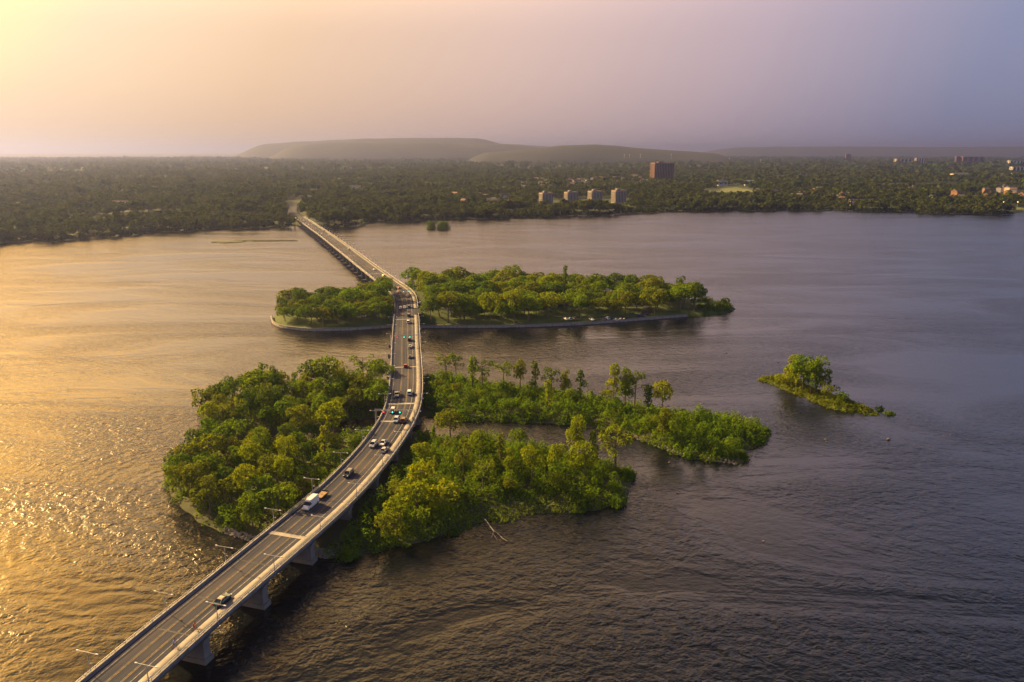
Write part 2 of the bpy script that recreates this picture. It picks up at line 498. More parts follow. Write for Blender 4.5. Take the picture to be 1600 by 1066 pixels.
def water_mat(ring_xy):
    m, N, L, b = new_mat('river_water')
    b.inputs["Base Color"].default_value = (0.0025, 0.004, 0.006, 1)
    b.inputs["Roughness"].default_value = 0.20
    b.inputs["IOR"].default_value = 1.45
    ge = N.new("ShaderNodeNewGeometry")

    def noise(scale, sx, sy, detail, dist=0.0, rot=0.0, rough=0.55):
        mp = N.new("ShaderNodeMapping"); mp.inputs["Scale"].default_value = (sx, sy, 1); mp.inputs["Rotation"].default_value = (0, 0, rot)
        L.new(ge.outputs["Position"], mp.inputs["Vector"])
        n = N.new("ShaderNodeTexNoise"); n.inputs["Scale"].default_value = scale
        n.inputs["Detail"].default_value = detail; n.inputs["Distortion"].default_value = dist
        n.inputs["Roughness"].default_value = rough
        L.new(mp.outputs[0], n.inputs["Vector"])
        return n.outputs["Fac"]

    def math_(op, a, c, d=None):
        n = N.new("ShaderNodeMath"); n.operation = op
        for i, v in enumerate((a, c, d)):
            if v is None: continue
            if isinstance(v, (int, float)): n.inputs[i].default_value = v
            else: L.new(v, n.inputs[i])
        return n.outputs[0]

    swell = noise(0.30, 0.85, 1.0, 3, 0.4, 0.5)          # 4-5 m waves
    chop = noise(0.85, 0.9, 1.0, 4, 0.5, -0.3)           # 1.5 m chop
    fine = noise(2.2, 1.0, 1.0, 2, 0.3)
    patch = noise(0.006, 1.0, 2.6, 5, 1.2, 0.25)         # current streaks: smoother and rougher water
    pr = N.new("ShaderNodeMapRange"); pr.inputs["From Min"].default_value = 0.38; pr.inputs["From Max"].default_value = 0.62
    pr.inputs["To Min"].default_value = 0.22; pr.inputs["To Max"].default_value = 1.5
    L.new(patch, pr.inputs["Value"])
    # wave fronts that bend round the tip of the west island
    ds = N.new("ShaderNodeVectorMath"); ds.operation = 'DISTANCE'
    ds.inputs[1].default_value = (ring_xy[0], ring_xy[1], 0)
    L.new(ge.outputs["Position"], ds.inputs[0])
    wob = noise(0.07, 1, 1, 2)
    ph = math_('MULTIPLY_ADD', wob, 14.0, math_('MULTIPLY', ds.outputs["Value"], 1.25))
    sw = math_('SINE', ph, 0)
    fall = N.new("ShaderNodeMapRange"); fall.inputs["From Min"].default_value = 95; fall.inputs["From Max"].default_value = 20
    fall.inputs["To Min"].default_value = 0.0; fall.inputs["To Max"].default_value = 1.0
    L.new(ds.outputs["Value"], fall.inputs["Value"])
    rings = math_('MULTIPLY', math_('MULTIPLY', sw, fall.outputs[0]), 0.15)
    h = math_('MULTIPLY', swell, 1.15)
    h = math_('MULTIPLY_ADD', chop, 0.55, h)
    h = math_('MULTIPLY_ADD', fine, 0.055, h)
    h = math_('MULTIPLY', h, pr.outputs[0])
    h = math_('ADD', h, rings)
    bp = N.new("ShaderNodeBump"); bp.inputs["Strength"].default_value = 1.0; bp.inputs["Distance"].default_value = 0.40
    L.new(h, bp.inputs["Height"])
    L.new(bp.outputs[0], b.inputs["Normal"])
    return m


# ------------------------------------------------------------------ outlines traced on the water plane
ISL_A = poly([(395, 847), (350, 833), (307, 815), (278, 790), (258, 763), (255, 742), (270, 726), (310, 712), (345, 705), (380, 701), (430, 696),
              (480, 692), (530, 684), (565, 676), (592, 670), (668, 677), (690, 690), (740, 690), (800, 697), (870, 708), (930, 722),
              (965, 731), (992, 744), (986, 756), (980, 783), (928, 797), (876, 801), (854, 800), (821, 804), (792, 818), (759, 813),
              (717, 833), (688, 839), (620, 855), (580, 863), (535, 874), (505, 872), (478, 868), (440, 856)])
ISL_B = poly([(600, 653), (570, 654), (545, 656), (500, 670), (440, 678), (400, 682), (365, 686), (335, 684), (314, 673), (309, 655), (318, 640),
              (340, 628), (375, 620), (430, 612), (480, 608), (540, 603), (590, 598), (612, 592), (660, 594), (700, 592), (740, 598),
              (790, 606), (850, 612), (900, 619), (960, 630), (1010, 640), (1048, 645), (1090, 648), (1169, 660), (1198, 671), (1193, 695),
              (1167, 703), (1162, 728), (1117, 722), (1076, 718), (1038, 703), (986, 682), (928, 669), (866, 663), (797, 659),
              (746, 659), (700, 656), (665, 650)])
ISL_C = poly([(1183, 594), (1206, 600), (1221, 607), (1248, 617), (1279, 631), (1303, 639), (1334, 646), (1371, 649), (1368, 643),
              (1334, 630), (1300, 618), (1270, 607), (1240, 597), (1215, 590), (1197, 589)])
ISL_D = poly([(427, 497), (428, 505), (442, 513), (487, 517.5), (555, 515.5), (613, 511), (656, 512), (740, 512), (780, 512), (845, 510),
              (910, 507.5), (976, 502), (1073, 494.5), (1089, 495.5), (1134, 490), (1148, 484), (1140, 477), (1110, 472), (1060, 468), (1000, 463),
              (950, 458), (880, 452), (800, 450), (740, 450), (700, 450), (660, 449), (631, 449), (600, 463), (560, 474), (480, 479), (440, 487)])

# ------------------------------------------------------------------ bridge line
DECK = 7.5
LE = poly([(132, 1064), (299, 927), (397, 846), (473, 785), (505, 759), (531, 732.5), (558, 705.5), (579, 680), (598, 647), (606, 622), (610, 590),
           (612, 540), (613.5, 516), (616, 489), (617, 469), (612, 459), (600, 450), (564, 421.5), (523.5, 390), (500, 370), (471.5, 349)], DECK)
RE = poly([(240, 1064), (292, 1011), (378, 940), (481, 851), (522, 815), (568, 770), (610, 719), (642, 672), (657, 647), (660, 633), (661, 602),
           (660, 571), (657, 540), (656, 516), (655, 496), (653, 475.5), (649.5, 460), (638, 448.5), (622.5, 439.5), (589, 416), (555, 390),
           (515, 363), (485, 344)], DECK)
Ld, Rd = resample(LE, 1.0), resample(RE, 1.0)
cen, wid = [], []
for q in Ld:
    j = np.argmin(((Rd - q) ** 2).sum(1))
    cen.append((q + Rd[j]) / 2); wid.append(np.linalg.norm(Rd[j] - q))
cen, wid = np.array(cen), np.array(wid)
d0 = cen[0] - cen[25]; d0 /= np.linalg.norm(d0)
d1 = cen[-1] - cen[-60]; d1 /= np.linalg.norm(d1)
cen = np.vstack([[cen[0] + d0 * k for k in range(90, 0, -1)], cen, [cen[-1] + d1 * k for k in range(1, 120)]])
wid = np.r_[np.full(90, 13.4), wid, np.full(119, wid[-1])]
for _ in range(3):
    cen = np.stack([smooth1(cen[:, 0], 9), smooth1(cen[:, 1], 9)], 1)
wid = np.clip(smooth1(smooth1(wid, 25), 25), 13.2, 16.0)
sarc = np.r_[0, np.cumsum(np.linalg.norm(np.diff(cen, axis=0), axis=1))]
S_END = sarc[-1]
SS = np.arange(0, S_END, 2.0)
CX, CY = np.interp(SS, sarc, cen[:, 0]), np.interp(SS, sarc, cen[:, 1])
WW = np.interp(SS, sarc, wid)
TX, TY = np.gradient(CX), np.gradient(CY)
tl = np.hypot(TX, TY); TX, TY = TX / tl, TY / tl


def br(s, off=0.0, frac=None):
    """point, heading and right-hand normal of the bridge at arc length s; off in metres to the right of its middle"""
    x, y = np.interp(s, SS, CX), np.interp(s, SS, CY)
    tx, ty = np.interp(s, SS, TX), np.interp(s, SS, TY)
    n = math.hypot(tx, ty); tx, ty = tx / n, ty / n
    if frac is not None:
        off = frac * np.interp(s, SS, WW) / 2
    return x + ty * off, y - tx * off, math.atan2(ty, tx)


def s_of(px, py, z=DECK):
    q = P(px, py, z)[:2]
    d = (CX - q[0]) ** 2 + (CY - q[1]) ** 2
    i = int(np.argmin(d))
    off = (q[0] - CX[i]) * TY[i] - (q[1] - CY[i]) * TX[i]
    return SS[i], off


def bridge_dist(pts):
    pts = np.asarray(pts, float)
    out = np.full(len(pts), 1e9); idx = np.zeros(len(pts), int)
    for i in range(0, len(CX), 2):
        d = np.hypot(pts[:, 0] - CX[i], pts[:, 1] - CY[i])
        m_ = d < out
        out[m_] = d[m_]; idx[m_] = i
    return out, idx


S_D0 = s_of(635, 508)[0]     # bridge rests on the park island between these
S_D1 = s_of(618, 452)[0]
S_LAND = s_of(476, 345)[0]
S_J = s_of(636, 487)[0]

# ------------------------------------------------------------------ river, land, hills
ring = P(318, 775)[:2]
M['water'] = water_mat(ring)
WX, WY0, WY1 = 5200, -2600, 1700
obj_np('river_water', [(-WX, WY0, 0), (WX, WY0, 0), (WX, WY1, 0), (-WX, WY1, 0)], [(0, 1, 2, 3)], M['water'])
tag(bpy.data.objects['river_water'], 'wide rippled river, golden towards the sun and dark blue away from it', None, None, 'structure')
obj_np('river_bed', [(-WX, WY0, -1.6), (WX, WY0, -1.6), (WX, WY1, -1.6), (-WX, WY1, -1.6)], [(0, 1, 2, 3)], M['soil'])
tag(bpy.data.objects['river_bed'], None, None, None, 'structure')

SHORE_PX = [(-2600, 430), (-900, 402), (-300, 392), (0, 381), (75, 377), (170, 371), (210, 367), (300, 361), (370, 358), (440, 356), (470, 354), (500, 356), (522, 357), (562, 351), (595, 346), (622, 347),
            (650, 345), (700, 342.5), (780, 342.5), (830, 341), (905, 337.5), (980, 335), (1055, 331), (1180, 329.5), (1319, 329.5), (1381, 331), (1490, 335.6),
            (1562, 336), (1600, 332), (1800, 334), (2400, 345), (4200, 380)]
SHORE = poly(SHORE_PX)
sh_a = np.arctan2(SHORE[:, 0], SHORE[:, 1]); sh_d = np.hypot(SHORE[:, 0], SHORE[:, 1])


def shore_dist(az):
    return np.interp(az, sh_a, sh_d) + 10 * np.sin(az * 95) + 6 * np.sin(az * 220 + 1)


def land_z(x, y):
    r = np.hypot(x, y); az = np.arctan2(x, y)
    e = r - shore_dist(az)
    z = np.clip(e * 0.12 - 0.8, -1.5, 2.5) + np.clip(e - 30, 0, 600) * 0.010 + np.clip(e - 600, 0, 3000) * 0.003
    return z + np.clip(e / 400, 0, 1) * 3.0 * vnoise(x, y, 900, 3)


az = np.linspace(-1.25, 1.25, 420)
ee = np.r_[-14, -6, 0, 4, 8, 14, 22, 34, np.geomspace(50, 30000, 70)]
AZ, EE = np.meshgrid(az, ee, indexing='ij')
RR = shore_dist(AZ) + EE
LX, LY = RR * np.sin(AZ), RR * np.cos(AZ)
LZ = land_z(LX, LY)
na, ne = AZ.shape
ii = (np.arange(na - 1)[:, None] * ne + np.arange(ne - 1)[None, :]).ravel()
LF = np.stack([ii, ii + 1, ii + 1 + ne, ii + ne], 1)
land = obj_np('ground', np.stack([LX.ravel(), LY.ravel(), LZ.ravel()], 1), LF[:, ::-1], M['far_ground'], smooth=True)
tag(land, 'wooded low plain reaching from the far river bank to the horizon', None, None, 'structure')


def ridge(name, pts, D, depth, label, seed):
    px = np.linspace(pts[0][0], pts[-1][0], 160)
    py = np.interp(px, [p[0] for p in pts], [p[1] for p in pts])
    rows = []
    r = np.random.default_rng(seed)
    for k, f in enumerate(np.linspace(-1, 1, 17)):
        dist = D + f * depth
        prof = math.cos(f * math.pi / 2) ** 0.8 if abs(f) < 1 else 0.0
        xs = (px - 800) / FPX
        yy = -(py - 533) / FPX
        hy = yy * SP + CP
        top = CAM_H + (yy * CP - SP) / hy * D
        x, y = xs / hy * dist, np.full_like(xs, dist)
        edge = np.clip(np.minimum(np.arange(160), np.arange(159, -1, -1)) / 22, 0, 1)
        edge = edge * edge * (3 - 2 * edge)
        prof = prof * edge
        bump = edge * (vnoise(x, y, 700, seed) * 9 + vnoise(x, y, 240, seed + 9) * 5) * (1 - abs(f)) * (0.3 + abs(f))
        z = np.maximum(top * prof + bump, -2) if k not in (0, 16) else np.full_like(xs, -2.0)
        rows.append(np.stack([x, y, z], 1))
    V = np.concatenate(rows)
    n = len(px)
    ii = (np.arange(16)[:, None] * n + np.arange(n - 1)[None, :]).ravel()
    o = obj_np(name, V, np.stack([ii, ii + 1, ii + 1 + n, ii + n], 1), M['hill'], smooth=True)
    tag(o, label, None, None, 'structure')


ridge('hills', [(330, 241), (365, 233), (400, 226), (480, 221), (560, 217), (650, 215.5), (745, 216), (762, 219), (785, 225), (840, 228), (900, 232), (960, 238)], 9500, 1500,
      'long pale flat-topped ridge on the horizon', 1)
ridge('hills', [(390, 241), (430, 233), (475, 225.5), (550, 222), (640, 222.5), (700, 223.5), (790, 226), (850, 230), (900, 237)], 7600, 900,
      'blue-grey ridge in front of the pale flat-topped one', 2)
ridge('hills', [(700, 241), (780, 237), (830, 232), (870, 228), (930, 226), (960, 227.5), (1000, 231), (1060, 236), (1120, 240), (1180, 242)], 5600, 700,
      'dark wooded hill nearest to the far town', 3)
ridge('hills', [(1020, 238), (1080, 233), (1200, 229.5), (1300, 229), (1450, 230), (1600, 229), (1800, 231), (2000, 236)], 12500, 1500,
      'faint lavender ridge along the horizon east of the wooded hill', 4)

# haze: one closed box of even density round camera and scene
hb = MB().box((0, 15500, 148.25), (70000, 38000, 303.5)).build('haze', None)
hm = bpy.data.materials.new('haze'); hm.use_nodes = True
hn = hm.node_tree.nodes; hn.clear()
ho = hn.new("ShaderNodeOutputMaterial"); hv = hn.new("ShaderNodeVolumePrincipled")
hv.inputs["Color"].default_value = (0.21, 0.25, 0.53, 1)
hv.inputs["Density"].default_value = HAZE_DENSITY
hv.inputs["Anisotropy"].default_value = 0.6
hm.node_tree.links.new(hv.outputs[0], ho.inputs["Volume"])
hb.data.materials.append(hm)
tag(hb, 'smoky evening haze that fades the far shore and hills', None, None, 'stuff')

# ------------------------------------------------------------------ islands
def isl_h(pts, pg, top, slope, seed, emb=False):
    pts = np.asarray(pts, float)
    d = poly_sd(pts, pg)
    d = d + vnoise(pts[:, 0], pts[:, 1], 14, seed) * 0.8
    z = np.where(d > 0, top * (1 - np.exp(-np.maximum(d, 0) * slope / top)), np.maximum(d * 0.4, -1.4))
    z = z + np.clip(d / 8, 0, 1) * 0.35 * vnoise(pts[:, 0], pts[:, 1], 25, seed + 1)
    if emb:
        bd, idx = bridge_dist(pts)
        on = (SS[idx] > S_D0 + 2) & (SS[idx] < S_D1 - 2)
        keep = np.clip((d - 2.0) / 7.0, 0, 1)
        z = np.where(on & (d > -1), np.maximum(z, (7.0 - np.maximum(bd - 9.5, 0) * 0.26) * keep), z)
    return z


ISLANDS = {'A': (ISL_A, 2.4, 0.35, 11, False), 'B': (ISL_B, 2.4, 0.35, 12, False), 'C': (ISL_C, 1.0, 0.3, 13, False), 'D': (ISL_D, 2.2, 1.2, 14, True)}


def ground_z(k, x, y):
    return float(isl_h([(x, y)], *ISLANDS[k])[0])


def island(k, label, mat, step):
    pg = ISLANDS[k][0]
    lo, hi = pg.min(0) - 6, pg.max(0) + 6
    gx, gy = np.arange(lo[0], hi[0], step), np.arange(lo[1], hi[1], step)
    X, Y = np.meshgrid(gx, gy, indexing='ij')
    pts = np.stack([X.ravel(), Y.ravel()], 1)
    Z = isl_h(pts, *ISLANDS[k])
    sd = poly_sd(pts, pg)
    n = len(gy)
    ii = (np.arange(len(gx) - 1)[:, None] * n + np.arange(n - 1)[None, :]).ravel()
    F = np.stack([ii, ii + n, ii + n + 1, ii + 1], 1)
    F = F[(sd[F] > -4.5).any(1)]
    used, inv = np.unique(F, return_inverse=True)
    o = obj_np('island_ground', np.c_[pts, Z][used], inv.reshape(F.shape), mat, smooth=True)
    tag(o, label, None, None, 'structure')


island('A', 'soil of the near wooded island under the bridge curve', M['soil'], 2.0)
island('B', 'soil of the middle wooded island with a long eastern point', M['soil'], 2.0)
island('C', 'low soil of the small lone island in the open river', M['soil'], 1.5)
island('D', 'lawns of the park island beyond the wooded islands', M['lawn'], 2.5)

# ------------------------------------------------------------------ bridge
bx, by, _ = br(S_D0 - 120)
bridge = empty('bridge', (0, 0, 0))
tag(bridge, 'long curving concrete road bridge crossing the river over the islands', 'bridge')


def strip(name, o0, o1, z0, z1, mat, s0=0.0, s1=None, w_rel=True, parent=bridge, solid=True, uv=False):
    """a band running along the bridge between two offsets; offsets are functions of the half width"""
    s1 = S_END - 4 if s1 is None else s1
    m_ = (SS >= s0 - 1e-6) & (SS <= s1 + 1e-6)
    hw = WW[m_] / 2
    a, b = o0(hw), o1(hw)
    cx, cy_, tx, ty = CX[m_], CY[m_], TX[m_], TY[m_]
    def ln(off, z): return np.stack([cx + ty * off, cy_ - tx * off, np.full_like(cx, z)], 1)
    n = len(cx)
    if not solid:
        V = np.concatenate([ln(a, z1), ln(b, z1)])
        i = np.arange(n - 1)
        F = np.stack([i, i + n, i + n + 1, i + 1], 1)
        U = np.concatenate([np.stack([SS[m_], a], 1), np.stack([SS[m_], b], 1)])
        return obj_np(name, V, F, mat, parent, uv=U)
    V = np.concatenate([ln(a, z0), ln(b, z0), ln(b, z1), ln(a, z1)])
    i = np.arange(n - 1)
    F = np.concatenate([np.stack([i + k * n, i + k * n + 1, i + ((k + 1) % 4) * n + 1, i + ((k + 1) % 4) * n], 1) for k in range(4)])
    F = np.concatenate([F[:, ::-1], [[0, n, 2 * n, 3 * n]], [[4 * n - 1, 3 * n - 1, 2 * n - 1, n - 1]]])
    U = np.concatenate([np.stack([SS[m_], o], 1) for o in (a, b, b, a)])
    return obj_np(name, V, F, mat, parent, uv=U)


KL, KR = 0.75, 2.75       # left kerb width, right sidewalk width
strip('deck_slab', lambda h: -h, lambda h: h, DECK - 0.75, DECK - 0.004, M['concrete'])
strip('road_surface', lambda h: -h + KL, lambda h: h - KR, 0, DECK, M['asphalt'], solid=False)
SEGS = ((0.0, S_J - 9), (S_J + 9, S_END - 4))      # kerbs, sidewalk, parapets and railings break at the park junction
for sa_, sb_ in SEGS:
    strip('sidewalk', lambda h: h - KR, lambda h: h - 0.3, DECK - 0.1, DECK + 0.17, M['concrete_pale'], sa_, sb_)
    strip('kerb', lambda h: -h + 0.42, lambda h: -h + KL, DECK - 0.1, DECK + 0.16, M['concrete_pale'], sa_, sb_)
    strip('parapet', lambda h: -h - 0.08, lambda h: -h + 0.40, DECK - 0.75, DECK + 0.45, M['concrete'], sa_, sb_)
    strip('parapet', lambda h: h - 0.29, lambda h: h + 0.06, DECK - 0.75, DECK + 0.36, M['concrete'], sa_, sb_)
strip('junction_apron', lambda h: h - KR, lambda h: h + 1.5, 0, DECK - 0.002, M['asphalt'], S_J - 9, S_J + 9, solid=False)
strip('junction_apron', lambda h: -h - 1.5, lambda h: -h + KL, 0, DECK - 0.002, M['asphalt'], S_J - 9, S_J + 9, solid=False)
for o in (-0.62, -0.2, 0.2, 0.62):
    strip('girder', lambda h, o=o: o * h * 1.25 - 0.35, lambda h, o=o: o * h * 1.25 + 0.35, DECK - 2.0, DECK - 0.755, M['concrete'])
# railings: rails and posts on both edges
for side in (-1, 1):
    zb = DECK + (0.45 if side < 0 else 0.36)
    off = (lambda h: -h + 0.13) if side < 0 else (lambda h: h - 0.14)
    for sa_, sb_ in SEGS:
        rail = strip('railing', lambda h: off(h), lambda h: off(h) + 0.07, zb + 0.58, zb + 0.66, M['steel'], sa_, sb_)
        lower = strip('railing_bar', lambda h: off(h), lambda h: off(h) + 0.05, zb + 0.28, zb + 0.33, M['steel'], sa_, sb_, parent=rail)
    mb = MB()
    for s in np.arange(6, S_END - 6, 2.5):
        if abs(s - S_J) < 9.5: continue
        x, y, a = br(s)
        hw = np.interp(s, SS, WW) / 2
        o = -hw + 0.165 if side < 0 else hw - 0.105
        x, y, a = br(s, o)
        mb.box((x, y, zb + 0.29), (0.10, 0.10, 0.58), a)
    p = mb.build('railing_posts', M['steel'], rail)
    p["kind"] = "stuff"
# lane lines
for fr, mat, w in ((-0.30, 'yellow_line', 0.11), (0.10, 'yellow_line', 0.11)):
    for dd in (-0.16, 0.16):
        mb = MB()
        o = strip('lane_line', lambda h: fr * h + dd - w / 2, lambda h: fr * h + dd + w / 2, 0, DECK + 0.005, M[mat], solid=False)
strip('edge_line', lambda h: h - KR - 1.55, lambda h: h - KR - 1.41, 0, DECK + 0.005, M['white_line'], solid=False)
strip('edge_line', lambda h: -h + KL + 0.95, lambda h: -h + KL + 1.09, 0, DECK + 0.005, M['white_line'], solid=False)
# expansion joints, pale bands right across the road
for (px, py), w in (((455, 838), 1.5), ((617, 658), 1.2), ((625, 630), 1.5), ((634, 573), 1.0), ((634, 499), 0.9), ((612, 448.5), 1.0), ((618, 452), 0.8), ((350, 945), 0.35), ((298, 990), 0.35), ((405, 884), 0.35),
                    ((580, 428), 0.9), ((545, 399), 0.9)):
    s, _ = s_of(px, py)
    hw = np.interp(s, SS, WW) / 2
    x, y, a = br(s, (-hw + KL + hw - KR) / 2)
    mat = M['joint'] if w > 0.5 else M['signal_case']
    MB().box((x, y, DECK + 0.004), (w, 2 * hw - KL - KR - 0.1, 0.012), a).build('expansion_joint', mat, bridge)

# piers
pier_px = [(325, 1003), (413, 927), (487, 858)]
s_first = np.mean([s_of(px, py, 4)[0] - i * 20.4 for i, (px, py) in enumerate(pier_px)])
s = s_first - 40.8
pier_s = []
while s < S_END - 20:
    if not (S_D0 - 4 < s < S_D1 + 6): pier_s.append(s)
    s += 20.4
for s in pier_s:
    x, y, a = br(s)
    hw = float(np.interp(s, SS, WW) / 2)
    ca, sa = math.cos(a), math.sin(a)
    def W(u, v): return (x + ca * u + sa * v, y + sa * u - ca * v)      # u along, v to the right
    mb = MB()
    pl = [W(*q) for q in ((-1.0, -hw * 0.78), (-1.0, hw * 0.86), (1.0, hw * 0.86), (1.0, -hw * 0.78), (0.0, -hw * 0.78 - 1.1))]
    mb.prism(pl, 1.2, DECK - 2.05, 1.0)
    mb.prism([W(*q) for q in ((-1.35, -hw * 0.86), (-1.35, hw * 0.92), (1.35, hw * 0.92), (1.35, -hw * 0.86), (0, -hw - 2.4))], -1.8, 1.196)
    pr_ = mb.build('pier', M['concrete_pale'], bridge)
    mb = MB()
    mb.prism([W(*q) for q in ((-1.15, -hw * 0.93), (-1.15, hw * 0.93), (1.15, hw * 0.93), (1.15, -hw * 0.93))], DECK - 2.045, DECK - 1.6, 1.0)
    mb.build('pier_cap', M['concrete'], pr_)
# abutment walls either end of the park island, and side wall on it
for s in (S_D0 - 1, S_D1 + 2):
    x, y, a = br(s)
    hw = float(np.interp(s, SS, WW) / 2)
    MB().box((x, y, 2.85), (3.0, 2 * hw + 0.8, 7.6), a).build('abutment', M['concrete_pale'], bridge)

# ------------------------------------------------------------------ vegetation
def leaf_faces(r, C, Nrm, size, jitter=0.55):
    """bent leaf-clump quads at points C, facing roughly along Nrm"""
    n = len(C)
    N_ = Nrm + r.normal(0, jitter, (n, 3))
    N_ /= np.linalg.norm(N_, axis=1, keepdims=True) + 1e-9
    A = np.cross(N_, r.normal(0, 1, (n, 3)))
    A /= np.linalg.norm(A, axis=1, keepdims=True) + 1e-9
    B = np.cross(N_, A)
    s = (size * r.uniform(0.6, 1.35, n))[:, None]
    w = r.uniform(0.6, 1.0, n)[:, None]
    bend = N_ * s * r.uniform(-0.1, 0.35, n)[:, None]
    V = np.stack([C - A * s * 0.5, C - B * s * 0.5 * w - bend, C + A * s * 0.5, C + B * s * 0.5 * w - bend], 1).reshape(-1, 3)
    F = np.arange(4 * n).reshape(-1, 4)
    return V, F


def crown_cloud(r, lobes, per_area, size, zmin=-0.55):
    """leaf points over the outsides of overlapping lobes; lobes rows: x y z rx rz"""
    Cs, Ns = [], []
    L_ = np.array(lobes)
    for i, (x, y, z, rx, rz) in enumerate(L_):
        n = int(4 * math.pi * rx * rz * per_area)
        d = r.normal(0, 1, (n, 3)); d /= np.linalg.norm(d, axis=1, keepdims=True)
        d = d[d[:, 2] > zmin + r.uniform(-0.25, 0.1, len(d))]
        rad = r.uniform(0.80, 1.08, len(d))[:, None] * (1 + 0.16 * vnoise(d[:, 0] * 3 + i * 7, d[:, 1] * 3 + d[:, 2] * 3, 3, i))[:, None]
        p = np.array([x, y, z]) + d * rad * np.array([rx, rx, rz])
        keep = np.ones(len(p), bool)
        for j, (a, b, c, ra, rb) in enumerate(L_):
            if j != i:
                keep &= (((p - (a, b, c)) / (ra * 0.80, ra * 0.80, rb * 0.80)) ** 2).sum(1) > 1
        Cs.append(p[keep]); Ns.append(d[keep])
    C, N_ = np.concatenate(Cs), np.concatenate(Ns)
    N_ = N_ + (0, 0, 0.25)
    return leaf_faces(r, C, N_, size)


def tree_proto(kind, seed):
    """returns trunk mesh and crown (V, F); base at the origin"""
    r = np.random.default_rng(seed)
    lobes = []
    mb = MB()
    if kind == 'round':
        h, R = 12.5, 5.2
        zc = 7.6
        for _ in range(20):
            a, q = r.uniform(0, 6.28), R * 0.66 * math.sqrt(r.uniform(0.02, 1))
            zz = zc + r.uniform(-2.6, 1.0) + 2.6 * (1 - (q / R) ** 2)
            rr = r.uniform(1.35, 2.3)
            lobes.append((q * math.cos(a), q * math.sin(a), zz, rr, rr * r.uniform(0.72, 0.95)))
        fork = 3.0
    elif kind == 'dome':
        h, R = 12.0, 6.0
        for _ in range(26):
            a, q = r.uniform(0, 6.28), R * 0.68 * math.sqrt(r.uniform(0.02, 1))
            zz = 4.6 + r.uniform(-2.0, 1.6) + 4.0 * (1 - (q / R) ** 2)
            rr = r.uniform(1.35, 2.4)
            lobes.append((q * math.cos(a), q * math.sin(a), zz, rr, rr * r.uniform(0.75, 1.0)))
        fork = 2.0
    elif kind == 'tall':
        h, R = 17.0, 4.2
        for _ in range(22):
            t = r.uniform(0, 1)
            zz = 6.0 + t * 9.5
            lim = R * (0.85 if t < 0.6 else 0.85 - (t - 0.6) * 1.1)
            a, q = r.uniform(0, 6.28), lim * math.sqrt(r.uniform(0, 1))
            rr = r.uniform(1.1, 2.0)
            lobes.append((q * math.cos(a), q * math.sin(a), zz, rr, rr * r.uniform(0.8, 1.2)))
        fork = 5.0
    elif kind == 'slender':
        h, R = 13.0, 2.2
        for _ in range(14):
            t = r.uniform(0, 1)
            a, q = r.uniform(0, 6.28), R * (0.7 - 0.5 * t) * math.sqrt(r.uniform(0, 1))
            rr = r.uniform(0.9, 1.5) * (1.1 - 0.4 * t)
            lobes.append((q * math.cos(a), q * math.sin(a), 3.2 + t * 8.6, rr, rr * 1.15))
        fork = 3.0
    elif kind == 'open':
        h, R = 14.0, 4.6
        for _ in range(13):
            a, q = r.uniform(0, 6.28), R * math.sqrt(r.uniform(0.05, 1))
            zz = 9.0 + r.uniform(-2.4, 1.8) + 1.6 * (1 - (q / R) ** 2)
            rr = r.uniform(0.95, 1.65)
            lobes.append((q * math.cos(a), q * math.sin(a), zz, rr, rr * r.uniform(0.65, 0.9)))
        fork = 5.5
    else:  # low broad willow-like tree
        h, R = 7.5, 3.6
        for _ in range(13):
            a, q = r.uniform(0, 6.28), R * 0.75 * math.sqrt(r.uniform(0.02, 1))
            zz = 3.4 + r.uniform(-1.6, 0.6) + 1.9 * (1 - (q / R) ** 2)
            rr = r.uniform(1.0, 1.7)
            lobes.append((q * math.cos(a), q * math.sin(a), zz, rr, rr * 0.85))
        fork = 1.2
    V, F = crown_cloud(r, lobes, {'open': 3.6, 'low': 4.6}.get(kind, 3.9), {'open': 0.62, 'low': 0.56}.get(kind, 0.66))
    tr = h * 0.022
    lean = r.normal(0, 0.25, 2)
    f = (lean[0], lean[1], fork)
    mb.tube((0, 0, -0.8), f, tr * 1.25, tr * 0.85, 8)
    top = max(l[2] for l in lobes)
    mb.tube(f, (lean[0] * 1.6, lean[1] * 1.6, top), tr * 0.85, tr * 0.15, 6)
    for l in lobes[::1]:
        b0 = Vector(f).lerp(Vector((lean[0] * 1.6, lean[1] * 1.6, top)), max(0.0, min(0.8, (l[2] - fork) / (top - fork + 0.1) * 0.75)))
        mid = b0.lerp(Vector(l[:3]), 0.55) + Vector((0, 0, 0.3))
        mb.tube(b0, mid, tr * 0.42, tr * 0.28, 5)
        mb.tube(mid, l[:3], tr * 0.28, tr * 0.1, 5)
    return mb, V, F


PROTO = {}
KINDS = {'round': 4, 'dome': 4, 'tall': 4, 'slender': 2, 'open': 3, 'low': 3}
for ki, (k, n) in enumerate(KINDS.items()):
    for v in range(n):
        mb, V, F = tree_proto(k, 100 * ki + v)
        PROTO[k, v] = (mb.mesh('trunk', M['bark']), V, F, {})
CNAME = {'leaf_green': 'green', 'leaf_yellow': 'yellow-green', 'leaf_dark': 'dark green', 'leaf_olive': 'olive'}
KLABEL = {'round': 'round-crowned tree', 'dome': 'full-skirted broad tree', 'tall': 'tall tree', 'slender': 'slender upright tree', 'open': 'open-crowned bare-trunked tree', 'low': 'low spreading tree'}
KNAME = {'round': 'round_tree', 'dome': 'broad_tree', 'tall': 'tall_tree', 'slender': 'slender_tree', 'open': 'open_tree', 'low': 'low_tree'}
tree_n = 0
TREES = []     # x, y, radius of every tree


